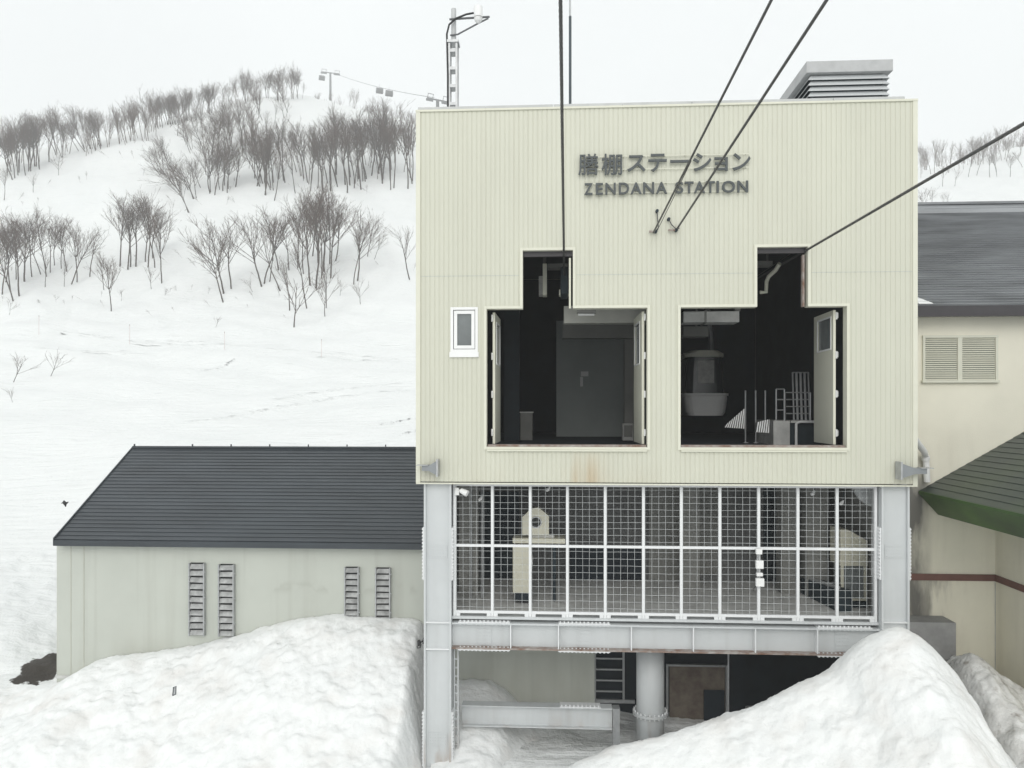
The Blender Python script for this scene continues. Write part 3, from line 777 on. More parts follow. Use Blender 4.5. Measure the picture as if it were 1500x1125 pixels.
# overhead boxes
box_thing("ceiling_duct", "pale grey duct box hung under the ceiling above the parked cabin", "duct", [("duct_body", M_conc, MB().box(XY(1001, 20), XY(1083, 20), 20, 20.6, ZY(1040, 472, 20), ZY(1040, 456, 20)), .01), ("duct_flange", M_int, MB().box(XY(1032, 20), XY(1035, 20), 19.98, 20.6, ZY(1040, 473, 20), ZY(1040, 455, 20)), 0), ("hanger", M_int, MB().box(XY(1078, 20), XY(1086, 20), 20.1, 20.2, ZY(1082, 455, 20), 5.1), 0)], (XY(1040, 20), 20.3, ZY(1040, 472, 20)))
box_thing("ceiling_duct", "smaller grey duct box hung behind the pale duct above the cabin roof", "duct", [("duct_body", M_int, MB().box(XY(1001, 22.5), XY(1038, 22.5), 22.5, 23, ZY(1020, 493, 22.5), ZY(1020, 478, 22.5)), .01), ("hanger", M_int, MB().tube([(XY(1020, 22.7), 22.7, ZY(1020, 478, 22.5)), (XY(1020, 22.7), 22.7, 5.1)], .03), 0)], (XY(1020, 22.5), 22.7, ZY(1020, 493, 22.5)))
# rope saddles in the slots
sa = empty("rope_saddle", (XY(1125, 19.5), 19.5, ZY(1125, 428, 19.5)), "curved pale rope guide hanging in the high slot beside the thick rope", "rope guide")
pth = [(XY(1142, 19), 19.0, ZY(1142, 386, 19)), (XY(1136, 19.2), 19.2, ZY(1136, 396, 19.2)), (XY(1126, 19.4), 19.4, ZY(1126, 405, 19.4)), (XY(1123, 19.5), 19.5, ZY(1123, 412, 19.5)), (XY(1122, 19.5), 19.5, ZY(1122, 428, 19.5)), (XY(1113, 19.5), 19.5, ZY(1113, 428, 19.5))]
MB().tube(pth, .05, 8).build("guide_rail", M_trim, sa)
MB().box(XY(1110, 19.7), XY(1132, 19.7), 19.7, 20.1, ZY(1120, 388, 19.7), ZY(1120, 382, 19.7)).build("mount_block", M_int, sa)
MB().tube([(XY(1124, 19.9), 19.9, ZY(1124, 382, 19.7)), (XY(1124, 19.9), 19.9, 5.15)], .03).build("drop_rod", M_int, sa)
sb = empty("rope_saddle", (XY(800, 19.5), 19.5, ZY(800, 430, 19.5)), "pale bracket and dark rope shoe hanging in the high slot beside the vertical rope", "rope guide")
MB().box(XY(795, 19.5), XY(801, 19.5), 19.5, 19.9, ZY(798, 432, 19.5), ZY(798, 386, 19.5)).build("hanger_plate", M_trim, sb)
MB().box(XY(789, 19.7), XY(799, 19.7), 19.91, 20.3, ZY(798, 428, 19.5), ZY(798, 400, 19.5)).build("side_plate", M_conc, sb)
MB().box(XY(802, 20), XY(832, 20), 20.0, 20.4, ZY(815, 392, 20), ZY(815, 386, 20)).build("cross_bar", M_int, sb)
MB().box(XY(821, 18.6), XY(833, 18.6), 18.6, 19.6, ZY(826, 430, 18.6), ZY(826, 390, 18.6)).build("shoe", M_dark, sb, bevel=.04)
MB().box(XY(819, 19.0), XY(836, 19.0), 19.0, 19.3, ZY(826, 432, 19), ZY(826, 424, 19)).build("shoe_clip", M_trim, sb)
MB().tube([(XY(798, 20.1), 20.1, ZY(798, 386, 19.5)), (XY(798, 20.1), 20.1, 5.15)], .04).build("drop_rod", M_int, sb)
# railings, barriers and platform
def railing(px0, px1, py0, py1, Y, npost, rails, label, depth=.0):
    o = empty("railing", (XY((px0 + px1) / 2, Y), Y, ZY(px0, py1, Y)), label, "railing")
    za, zb = ZY(px0, py1, Y), ZY(px0, py0, Y)
    for i in range(npost):
        x = XY(px0 + (px1 - px0) * i / max(1, npost - 1), Y)
        MB().tube([(x, Y, za), (x, Y, zb)], .022, 8).build("post", M_galv, o)
    for k in range(rails):
        z = zb - (zb - za) * k / max(1, rails)
        MB().tube([(XY(px0, Y), Y, z), (XY(px1, Y), Y, z)], .016, 8).build("rail", M_galv, o)
    return o
plat = ZY(1160, 616, 20.6)
railing(1137, 1149, 570, 616, 20.6, 2, 3, "narrow galvanised gate of railing at the platform end nearest the striped boards")
railing(1150, 1187, 575, 616, 20.7, 2, 4, "galvanised four rail fence section on the platform edge")
for k in range(4):
    x0 = 1163 + 6 * k
    o = empty("spare_railing", (XY(x0, 21.4), 21.4, plat), "loose tall railing section leaning upright in the stack behind the platform fence", "railing", "railing sections stacked upright")
    MB().tube([(XY(x0, 21.2), 21.2, plat), (XY(x0 - 2, 21.6), 21.6, ZY(x0, 545, 21.4))], .025, 8).build("post", M_galv, o)
    MB().tube([(XY(x0 + 5, 21.2), 21.2, plat), (XY(x0 + 3, 21.6), 21.6, ZY(x0, 545, 21.4))], .025, 8).build("post", M_galv, o)
    MB().tube([(XY(x0 - 2, 21.6), 21.6, ZY(x0, 545, 21.4)), (XY(x0 + 3, 21.6), 21.6, ZY(x0, 545, 21.4))], .02, 8).build("rail", M_galv, o)
pl = empty("platform_step", (XY(1165, 20.5), 20.5, -.92), "low white edged boarding platform below the railings", "platform")
MB().box(XY(1133, 20.45), XY(1157, 20.45), 20.45, 22.2, -.92, plat - .002).build("step_block", M_conc, pl)
MB().box(XY(1158, 20.45), XY(1205, 20.45), 20.55, 22.2, -.92, plat - .06).build("riser", M_dark, pl)
MB().box(XY(1158, 20.45), XY(1205, 20.45), 20.4, 22.2, plat - .059, plat - .001).build("tread", M_conc, pl)
MB().tube([(XY(1166, 20.4), 20.38, -.92), (XY(1166, 20.4), 20.38, plat - .08), (XY(1172, 20.4), 20.38, plat - .03), (XY(1204, 20.4), 20.38, plat - .03)], .035, 8).build("edge_trim", M_white, pl)
def striped(quad, Y0, Y1, n, label):
    (x0, yt0, yb0), (x1, yt1, yb1) = quad
    o = empty("striped_board", (XY((x0 + x1) / 2, Y0), Y0, ZY(x0, yb0, Y0)), label, "barrier board")
    a, b = Vector((XY(x0, Y0), Y0, ZY(x0, yb0, Y0))), Vector((XY(x1, Y1), Y1, ZY(x1, yb1, Y1)))
    c, d = Vector((XY(x1, Y1), Y1, ZY(x1, yt1, Y1))), Vector((XY(x0, Y0), Y0, ZY(x0, yt0, Y0)))
    MB().prism([a, b, c, d], (0, .04, 0)).build("board", M_blk, o)
    st_ = MB()
    for k in range(n):
        t0, t1 = (k + .2) / n, (k + .75) / n; sl = .12
        p = [a.lerp(b, t0), a.lerp(b, t1), d.lerp(c, min(1, t1 + sl)), d.lerp(c, min(1, t0 + sl))]
        st_.prism([q + Vector((0, -.008, 0)) for q in p], (0, .006, 0))
    st_.build("stripe_pattern", M_white, o)
striped(((1061, 624, 626), (1091, 598, 628)), 20.4, 20.4, 9, "black board with white slanted stripes, triangular, nearest the cabin")
striped(((1107, 619, 633), (1127, 614, 634)), 19.8, 19.8, 6, "black and white striped board between the triangular board and the platform")
for px in (1092, 1107, 1121):
    o = empty("guide_post", (XY(px, 21.5), 21.5, -.92), "thin galvanised post standing in the dark bay behind the striped boards", "post", "thin posts behind the striped boards")
    MB().tube([(XY(px, 21.5), 21.5, -.92), (XY(px, 21.5), 21.5, ZY(px, 572, 21.5))], .022, 8).build("shaft", M_galv, o)
    MB().box(XY(px, 21.5) - .06, XY(px, 21.5) + .06, 21.44, 21.56, -.919, -.90).build("foot", M_galv, o)
lf = empty("strip_light", (XY(858, 19), 19.1, ZY(858, 461, 19)), "unlit strip light fitting under the pale beam in the hall", "light fitting")
MB().box(XY(845, 19), XY(873, 19), 19.0, 19.2, ZY(858, 458, 19), ZY(858, 454, 19)).build("housing", M_int, lf)
MB().tube([(XY(847, 19), 19.1, ZY(858, 460, 19)), (XY(871, 19), 19.1, ZY(858, 460, 19))], .03, 8).build("tube_lamp", M_white, lf)
MB().tube([(XY(858, 19), 19.1, ZY(858, 454, 19)), (XY(858, 19), 19.1, 5.15)], .012, 6).build("drop_rod", M_int, lf)
box_thing("storage_crate", "grey crate standing at the back of the dark bay by the thin door leaf", "crate", [("box_body", M_int, MB().box(XY(762, 23), XY(780, 23), 23, 23.5, -.919, ZY(770, 605, 23)), .02), ("lid", M_conc, MB().box(XY(761, 23), XY(781, 23), 22.98, 23.5, ZY(770, 605, 23) + .001, ZY(770, 603, 23)), .01)], (XY(770, 23), 23.2, -.919))

# ------------------------------------------------------------------ mesh screen
scr = empty("mesh_screen", (XY(975, 17.76), 17.78, gz1 + .07), "white framed wire mesh screen closing the machine room between the steel columns", "screen")
SY = 17.76
sx = [666, 721, 776.5, 831, 886.5, 942.5, 998, 1054.5, 1111.5, 1169, 1226.5, 1283]
SX = [XY(p, SY) for p in sx]
sz1_, szm, sz0_ = ZB - .065, ZY(830, 800.5, SY), gz1 + .20
hw = .030
for x in SX:
    MB().box(x - hw, x + hw, SY, SY + .07, gz1 + .131, sz1_).build("frame_post", M_steel2, scr)
for i in range(11):
    a, b = SX[i] + hw + .001, SX[i + 1] - hw - .001
    for z0, z1 in ((sz1_ - .06, sz1_ - .001), (szm - .029, szm + .029), (sz0_, sz0_ + .06)):
        MB().box(a, b, SY + .004, SY + .066, z0, z1).build("frame_rail", M_steel2, scr)
    for px_o in (a + .05, b - .05):
        MB().box(px_o - .045, px_o + .045, SY + .002, SY + .06, gz1 + .131, sz0_ - .001).build("frame_foot", M_steel2, scr)
    for zl, zh in ((szm + .036, sz1_ - .061), (sz0_ + .061, szm - .036)):
        m = MB(); nx = 5
        for k in range(1, nx):
            x = a + (b - a) * (k + rnd.uniform(-.05, .05)) / nx
            m.tube([(x + rnd.uniform(-.004, .004), SY + .035, z) for z in np.linspace(zl, zh, 4)], .0043, 4, False)
        m.tube([(a + .008, SY + .035, zl), (a + .008, SY + .035, zh)], .006, 4, False)
        nz = 9
        for k in range(nz):
            z = zl + (zh - zl) * (k + .5 + rnd.uniform(-.05, .05)) / nz
            m.tube([(x, SY + .042, z + rnd.uniform(-.006, .006)) for x in np.linspace(a, b, 4)], .0043, 4, False)
        m.build("wire_mesh", M_wire, scr)
# small switch boxes and cameras on the screen
jb = empty("junction_box_set", (XY(1111, SY), SY, ZY(1111, 857, SY)), "string of white junction boxes strapped to a screen post", "junction box")
for p0, p1, q0, q1 in ((1106, 1115, 803, 811), (1106, 1117, 820, 832), (1107, 1116, 838, 843), (1106, 1118, 846, 858)):
    MB().box(XY(p0, SY), XY(p1, SY), SY - .11, SY - .003, ZY(1111, q1, SY), ZY(1111, q0, SY)).build("box_cover", M_white, jb, bevel=.012)
MB().tube([(XY(1111, SY), SY - .02, ZY(1111, q, SY)) for q in (804, 830, 842, 850)], .018, 8).build("conduit", M_galv, jb)
MB().tube([(XY(1106.5, SY), SY - .03, ZY(1111, 857, SY)), (XY(1104, SY), SY - .03, ZY(1104, 862, SY)), (XY(1103, SY), SY - .02, ZY(1103, 866, SY))], .008, 6).build("loose_cable", M_blk, jb)
cm = empty("surveillance_camera", (XY(672, SY), SY, ZY(672, 720, SY)), "white surveillance camera fixed at the top corner of the mesh screen", "camera")
MB().box(XY(667, SY), XY(673, SY), SY - .07, SY - .003, ZY(670, 725, SY), ZY(670, 714, SY)).build("wall_box", M_white, cm, bevel=.01)
MB().tube([(XY(673, SY), SY - .05, ZY(670, 718, SY)), (XY(677, SY), SY - .1, ZY(676, 718, SY))], .025, 8).build("arm", M_white, cm)
MB().tube([(XY(676, SY), SY - .12, ZY(676, 717.5, SY)), (XY(686, SY), SY - .17, ZY(684, 722, SY))], [.06, .075], 12).build("housing", M_white, cm)
for px, py, yy, lab in ((704, 731, 18.6, "small white sensor lamp hanging near the pillar behind the mesh"), (803, 717, 18.9, "curved white lamp hook hanging above the pulley guard"), (1191, 723, 18.9, "dim round lamp hanging under the machine room ceiling"), (1233, 737, 18.6, "bright little lamp hanging beside the big grey wheel")):
    o = empty("hanging_lamp", (XY(px, yy), yy, ZY(px, py, yy)), lab, "lamp")
    z = ZY(px, py, yy)
    MB().tube([(XY(px, yy) - .05, yy, z - .03), (XY(px, yy), yy, z), (XY(px, yy) + .04, yy, z + .07)], [.035, .045, .02], 10).build("shade", M_white, o)
    MB().tube([(XY(px, yy) + .04, yy, z + .06), (XY(px, yy) + .04, yy, ZB)], .008, 6).build("cord", M_dark, o)

# machine room equipment
fl = gz1 + .101
mc = empty("control_cabinet", (XY(765, 19.2), 19.3, fl), "tall cream control cabinet on a dark plinth behind the mesh screen", "cabinet")
MB().box(XY(751, 19), XY(776, 19), 19.0, 19.6, ZY(765, 869, 19), ZY(765, 801, 19)).build("cabinet_body", M_cream, mc, bevel=.015)
sd = MB().prism([(XY(776, 19.02) + .001, 19.05, ZY(776, 869, 19)), (XY(778, 19.02), 19.05, ZY(776, 869, 19)), (XY(777, 19.02), 19.05, ZY(776, 850, 19)), (XY(780, 19.02), 19.05, ZY(776, 825, 19)), (XY(776, 19.02) + .001, 19.05, ZY(776, 803, 19))], (0, .5, 0)); sd.build("side_cover", M_white, mc)
MB().box(XY(754, 19), XY(778, 19), 19.05, 19.6, ZY(765, 881, 19), ZY(765, 870, 19)).build("plinth", M_navy, mc)
MB().box(XY(764, 19), XY(774, 19), 19.2, 19.5, fl, ZY(765, 882, 19)).build("leg", M_blk, mc)
pg = empty("pulley_guard", (XY(790, 19.4), 19.4, ZY(790, 801, 19.2)), "cream polygonal pulley guard with a round hole on a cream shelf", "pulley guard")
Yp = 19.2
def P(px, py, Y=Yp): p = atY(px, py, Y); return (p.x, p.y, p.z)
out = [P(765, 784), P(765, 757), P(769.5, 754), P(777, 745), P(789, 743.5), P(804, 756), P(804, 784)]
c = P(785, 765); ro, nseg = 8.5 / F * 19.3, 28
gm = MB(); circ = [(c[0] + ro * math.cos(2 * math.pi * k / nseg), c[1], c[2] + ro * math.sin(2 * math.pi * k / nseg)) for k in range(nseg)]
def outward(a):          # point of the outline in direction a from the hole centre
    best = None; d = Vector((math.cos(a), 0, math.sin(a)))
    for i in range(len(out)):
        p, q = Vector(out[i]), Vector(out[(i + 1) % len(out)]); e = q - p
        den = d.x * e.z - d.z * e.x
        if abs(den) < 1e-9: continue
        w = p - Vector(c); t = (w.x * e.z - w.z * e.x) / den; u = (w.x * d.z - w.z * d.x) / den
        if t > 0 and -1e-6 <= u <= 1 + 1e-6 and (best is None or t < best): best = t
    return (c[0] + d.x * best, c[1], c[2] + d.z * best)
angs = sorted([2 * math.pi * k / nseg for k in range(nseg)] + [math.atan2(p[2] - c[2], p[0] - c[0]) % (2 * math.pi) for p in out])
for i in range(len(angs)):
    a, b = angs[i], angs[(i + 1) % len(angs)]
    for Yo, fl_ in ((0, 1), (.3, -1)):
        q = [(c[0] + ro * math.cos(a), Yp + Yo, c[2] + ro * math.sin(a)), (c[0] + ro * math.cos(b), Yp + Yo, c[2] + ro * math.sin(b)), outward(b), outward(a)]
        q[2] = (q[2][0], Yp + Yo, q[2][2]); q[3] = (q[3][0], Yp + Yo, q[3][2])
        gm.add(q, [(0, 1, 2, 3) if fl_ > 0 else (3, 2, 1, 0)])
for i in range(len(out)):
    p, q = out[i], out[(i + 1) % len(out)]
    gm.quad(p, (p[0], Yp + .3, p[2]), (q[0], Yp + .3, q[2]), q)
gm.build("guard_plate", M_cream, pg)
rg = MB()
for k in range(nseg):
    a, b = 2 * math.pi * k / nseg, 2 * math.pi * (k + 1) / nseg
    f = lambda an, rr, yy: (c[0] + rr * math.cos(an), Yp + yy, c[2] + rr * math.sin(an))
    rg.quad(f(a, ro, -.02), f(b, ro, -.02), f(b, ro, .3), f(a, ro, .3)); rg.quad(f(a, ro * .82, -.02), f(b, ro * .82, -.02), f(b, ro, -.02), f(a, ro, -.02))
    rg.quad(f(a, ro * .82, -.02), f(b, ro * .82, -.02), f(b, ro * .82, .3), f(a, ro * .82, .3))
rg.build("hole_ring", M_galv, pg)
MB().box(XY(751, 19.1), XY(828, 19.1), 19.1, 19.7, ZY(790, 796, 19.1), ZY(790, 789, 19.1)).build("shelf", M_cream, pg)
MB().box(XY(776, 19.3), XY(812, 19.3), 19.25, 19.5, ZY(790, 788.8, 19.2), ZY(790, 784.2, 19.2)).build("bearing_block", M_conc, pg)
MB().tube([(XY(812, 19.3), 19.4, ZY(812, 798, 19.2)), (XY(812, 19.3), 19.4, fl)], .04, 8).build("leg", M_dark, pg)
hc = empty("hooded_enclosure", (XY(1253, 19.3), 19.5, fl), "cream hooded enclosure with dark glazed front beside the column", "enclosure")
Yh = 19.2
MB().prism([P(1231, 829, Yh), P(1231, 776, Yh), P(1242, 776, Yh), P(1271, 792, Yh), P(1271, 829, Yh)], (0, .7, 0)).build("hood", M_cream, hc)
fr = MB()
fr.box(XY(1232, Yh), XY(1236, Yh), Yh, Yh + .06, ZY(1250, 880, Yh), ZY(1250, 829.2, Yh)); fr.box(XY(1266, Yh), XY(1270, Yh), Yh, Yh + .06, ZY(1250, 880, Yh), ZY(1250, 829.2, Yh))
fr.box(XY(1236, Yh) + .001, XY(1266, Yh) - .001, Yh, Yh + .06, ZY(1250, 880, Yh), ZY(1250, 877, Yh)); fr.build("front_frame", M_cream, hc)
MB().box(XY(1236, Yh), XY(1266, Yh), Yh + .04, Yh + .7, ZY(1250, 876.8, Yh), ZY(1250, 829.3, Yh)).build("glazed_front", M_glass, hc)
MB().box(XY(1234, Yh), XY(1268, Yh), Yh - .03, Yh + .6, fl, ZY(1250, 881, Yh)).build("base", M_dark, hc)
wh = empty("grey_wheel", (XY(1293, 18.6), 18.6, ZY(1293, 700, 18.6)), "big pale grey disc wheel partly hidden under the facade edge behind the mesh", "wheel")
wc = P(1287, 706, 18.6); wr = 37 / F * 18.6
MB().tube([(wc[0], 18.5, wc[2]), (wc[0], 18.62, wc[2])], wr, 48).build("disc", M_steel, wh)
MB().tube([(wc[0], 18.44, wc[2]), (wc[0], 18.74, wc[2])], .12, 16).build("hub", M_dark, wh)
fm = empty("floor_machine", (XY(1200, 20), 20.0, fl), "low dark machine on the floor beside the hooded enclosure", "machine")
MB().prism([(XY(1186, 19.9), 20.6, fl), (XY(1222, 19.0), 18.7, fl), (XY(1222, 19.0), 18.7, fl + .5), (XY(1186, 19.9), 20.6, fl + .42)], (.35, .12, 0)).build("machine_body", M_dark, fm)
MB().tube([(XY(1190, 20), 20.3, fl + .45), (XY(1224, 19.1), 18.9, fl + .54)], .05, 8).build("pipe", M_galv, fm)

# ------------------------------------------------------------------ roof equipment
vY = 19.6
vent = empty("roof_ventilator", (XY(1243, vY), vY + 1, ZT - .05), "grey louvred ventilator box with a pitched metal cap on the tower roof", "ventilator")
vx0, vx1 = XY(1184, vY), XY(1303, vY); vz1 = ZY(1240, 107, vY); VD = 2.6
MB().box(vx0 + .12, vx1 - .12, vY + .12, vY + VD - .12, ZT - .045, vz1).build("core", M_dark, vent)
for k in range(11):
    z = ZT + .05 + (vz1 - ZT - .05) * k / 11; h = (vz1 - ZT - .05) / 11
    s = MB(); d = .09
    a = [(vx0, vY), (vx1, vY), (vx1, vY + VD), (vx0, vY + VD)]; b = [(vx0 + d, vY + d), (vx1 - d, vY + d), (vx1 - d, vY + VD - d), (vx0 + d, vY + VD - d)]
    for i in range(4):
        j = (i + 1) % 4
        s.quad((*a[i], z), (*a[j], z), (*b[j], z + h * .9), (*b[i], z + h * .9)); s.quad((*a[i], z), (*a[j], z), (*a[j], z - .014), (*a[i], z - .014))
    s.build("louvre_slat", M_steel, vent)
vc = MB(); e = .06; zc0, zc1 = vz1 + .01, ZY(1240, 90, vY)
vc.box(vx0 - e, vx1 + e, vY - e, vY + VD + e, zc0, zc1)
vc.build("cap", mat("ventilator cap", (0.45, 0.455, 0.455), 0.45, var=.12, scale=3), vent)
# lattice mast
mY = 20.0
mast = empty("weather_mast", (XY(663, mY), mY, ZT - .05), "grey lattice mast with a white canister sensor on a side arm on the tower roof", "mast")
xa, xb = XY(656.5, mY), XY(670, mY); zl1 = ZY(663, 62, mY)
lg = MB()
for yy in (mY, mY + .25): lg.box(xa, xa + .05, yy, yy + .05, ZT - .05, zl1); lg.box(xb - .05, xb, yy, yy + .05, ZT - .05, zl1)
lg.build("lattice_leg", M_galv, mast)
for k in range(6):
    z = ZT - .05 + (zl1 - ZT) * (k + .8) / 6
    MB().box(xa + .051, xb - .051, mY + .0, mY + .3, z - .1, z - .02).build("lattice_rung", M_galv, mast)
MB().box(xa - .03, xb + .03, mY - .03, mY + .33, zl1 + .001, zl1 + .07).build("top_plate", M_galv, mast)
MB().tube([(XY(663.5, mY), mY + .15, zl1 + .07), (XY(663.5, mY), mY + .15, ZY(663, 9, mY))], .068, 14).build("top_pole", mat("pale galvanised pipe", (0.48, 0.49, 0.49), .45, metal=.2), mast)
arm = MB().tube([(XY(658, mY), mY + .06, ZY(663, 26.5, mY)), (XY(717, mY), mY + .06, ZY(663, 24.5, mY))], .028, 8)
arm.tube([(XY(659, mY), mY + .06, ZY(663, 50, mY)), (XY(670, mY), mY + .06, ZY(663, 49, mY)), (XY(703, mY), mY + .06, ZY(703, 31, mY)), (XY(715, mY), mY + .06, ZY(703, 25.5, mY))], .022, 8)
arm.build("side_arm", mat("dark galvanised arm", (0.12, 0.125, 0.13), .5), mast)
xs0 = XY(700.5, mY)
MB().tube([(xs0, mY, ZY(700, 25, mY)), (xs0, mY, ZY(700, 10, mY))], .115, 16).build("canister", M_white, mast)
MB().tube([(xs0, mY, ZY(700, 34, mY)), (xs0, mY, ZY(700, 31, mY)), (xs0, mY, ZY(700, 27.5, mY)), (xs0, mY, ZY(700, 25.2, mY))], [.03, .09, .115, .08], 16).build("canister_base", M_white, mast)
MB().tube([P(694, 19, mY), P(683, 21, mY), P(668, 27, mY), P(658, 36, mY), P(654.5, 50, mY), P(655, 68, mY), P(656, 110, mY), P(656, 156, mY)], .026, 8).build("cable", M_blk, mast)
ae = empty("aerial_pole", (XY(835, 20), 20.0, ZT - .05), "tall thin dark pole rising from the tower roof beside the vertical rope", "pole")
MB().tube([(XY(835.2, 20), 20, ZT - .05), (XY(835.2, 20), 20, ZY(835, 24, 20))], .036, 10).build("lower_tube", M_pole, ae)
MB().tube([(XY(835, 20), 20, ZY(835, 24.2, 20)), (XY(835, 20), 20, ZY(835, -60, 20))], .026, 10).build("upper_tube", M_galv, ae)

# ------------------------------------------------------------------ ropes
def extend(p, q, s0, s1):
    d = q - p; return p - d * s0, q + d * s1
r1a, r1b = atY(821, 0, 10.2), atY(826, 372, D)
a, b = extend(r1a, r1b, 1.1, .18)
tag(MB().rope(a, b, .029, step=.035).build("track_rope", M_rope), "thick twisted steel rope dropping almost straight into the opening beside the pale beam", "rope")
r2a, r2b = atY(1500, 181, 10.2), atY(1182, 366, D)
a, b = extend(r2a, r2b, 1.1, .5)
tag(MB().rope(a, b, .028, step=.035).build("track_rope", M_rope), "thick steel rope slanting into the high slot from the side of the downpipe", "rope")
r3a, r3b = atY(1130, 0, 9.7), atY(957, 341, D - .12)
a, b = extend(r3a, r3b, 1.0, 0)
tag(MB().tube([a, b], .0195, 10).build("stay_rope", M_rope), "dark stay rope running over the letter S to the wall hook beside its thin wire", "rope")
r4a, r4b = atY(1211, 0, 9.5), atY(992, 335, D - .12)
a, b = extend(r4a, r4b, 1.0, 0)
tag(MB().tube([a, b], .022, 10).build("stay_rope", M_rope), "dark stay rope running over the last letters TION to the looped wall anchor", "rope")
w0, w1 = r3a.lerp(r3b, .55), r3b
tag(MB().tube([w0 + Vector((.02, 0, -.01)), r3a.lerp(r3b, .8) + Vector((.06, 0, .02)), atY(963, 337, D - .06)], .008, 6).build("thin_wire", M_rope), "thin wire following the stay rope down to the wall hook", "wire")
def anchor(px, py, loop, label):
    o = empty("wall_anchor", (fx(px), D, fz(px, py)), label, "anchor")
    for q, (lx, ly) in enumerate((loop[0], loop[-1])):
        MB().tube([(fx(lx), D + .01, fz(lx, ly)), (fx(lx), D - .10, fz(lx, ly))], .035, 10).build("eye_bolt", M_dark, o)
    MB().tube([(fx(x), D - .07, fz(x, y)) for x, y in loop], .012, 8).build("loop_wire", M_rope, o)
    MB().box(fx(px) - .10, fx(px) + .06, D - .09, D - .05, fz(px, py) - .02, fz(px, py) + .015).build("hook_plate", M_rust, o)
anchor(957, 340, [(962, 310), (962.5, 322), (964, 334), (960, 340)], "small rusty wall hook under the letter A with two crossing wires")
anchor(985, 338, [(979, 322), (983, 330), (989, 336), (994, 336), (994, 331), (990, 338)], "small wall anchor with a looped wire end beside the rusty hook")

# ------------------------------------------------------------------ low building
low = empty("low_building", (-9, 22, GZ), "long low building with pale grey wall and dark stepped metal roof", "building")
Ye, Yr_ = 20.0, 23.9
ez, rz_ = -3.50, -1.20
lxa = atY(80, 797, Ye).x; lxb = XL - .05
def stepped_roof(p0, p1, q0, q1, rows, step, under=.08):
    """Eave p0-p1, ridge q0-q1; rows of lapped metal."""
    m = MB(); p0, p1, q0, q1 = map(Vector, (p0, p1, q0, q1))
    n = (p1 - p0).cross(q0 - p0).normalized()
    if n.z < 0: n = -n
    for i in range(rows):
        a0, a1 = p0.lerp(q0, i / rows), p1.lerp(q1, i / rows); b0, b1 = p0.lerp(q0, (i + 1) / rows), p1.lerp(q1, (i + 1) / rows)
        m.quad(a0 + n * step, a1 + n * step, b1, b0); m.quad(a0, a1, a1 + n * step, a0 + n * step)
    d = -n * under
    m.quad(p0 + d, q0 + d, q1 + d, p1 + d); m.quad(p0, p0 + d, p1 + d, p1); m.quad(p0, q0, q0 + d, p0 + d); m.quad(p1, p1 + d, q1 + d, q1)
    return m
stepped_roof((lxa, Ye, ez), (lxb, Ye, ez), (lxa, Yr_, rz_), (lxb, Yr_, rz_), 27, .014).build("front_roof", M_roof, low)
stepped_roof((lxa, 2 * Yr_ - Ye, ez), (lxb, 2 * Yr_ - Ye, ez), (lxa, Yr_, rz_), (lxb, Yr_, rz_), 27, .022).build("rear_roof", M_roof, low)
MB().box(lxa - .01, lxb, Yr_ - .09, Yr_ + .09, rz_ - .02, rz_ + .035).build("ridge_cap", M_roof, low)
MB().box(lxa - .02, lxb, Ye - .03, Ye + .06, ez - .17, ez - .012).build("eave_fascia", M_roof, low)
ed = MB(); nrm = Vector((0, -(rz_ - ez), (Yr_ - Ye))).normalized()
ed.prism([(lxa - .035, Ye - .02, ez - .16), (lxa - .035, Yr_, rz_ - .16), (lxa - .035, Yr_, rz_ + .04), (lxa - .035, Ye - .02, ez + .04)], (.034, 0, 0)); ed.build("gable_trim", M_roof, low)
LW = 20.3
wxa = XY(83, LW)
MB().box(wxa, lxb, LW, LW + .2, GZ, ez - .02).build("front_wall", M_lwall, low)
MB().box(wxa, wxa + .2, LW + .201, 2 * Yr_ - LW - .2, GZ, ez + .1).build("gable_wall", M_lwall, low)
MB().prism([(wxa, LW + .2, ez + .101), (wxa, 2 * Yr_ - LW - .2, ez + .101), (wxa, Yr_, rz_ - .16)], (.19, 0, 0)).build("gable_wall", M_lwall, low)
MB().box(wxa, lxb, 2 * Yr_ - LW - .199, 2 * Yr_ - LW, GZ, ez - .02).build("rear_wall", M_lwall, low)
for px in (104, 123):
    MB().box(XY(px, LW) - .009, XY(px, LW) + .009, LW - .006, LW + .01, GZ, ez - .175).build("wall_joint", mat("wall joint", (.42, .42, .36), .7), low)
MB().box(wxa - .012, XY(106, LW), LW - .02, LW + .1, ZY(90, 992, LW) - .03, ZY(90, 989, LW)).build("plinth_line", M_conc, low)
for k in range(7):
    x = (lxa + .02) if k == 0 else XY(282 + 56.6 * (k - 1), Yr_)
    MB().box(x - .012, x + .012, Yr_ - .03, Yr_ + .03, rz_ + .036, rz_ + .10).build("ridge_pin", M_roof, low)
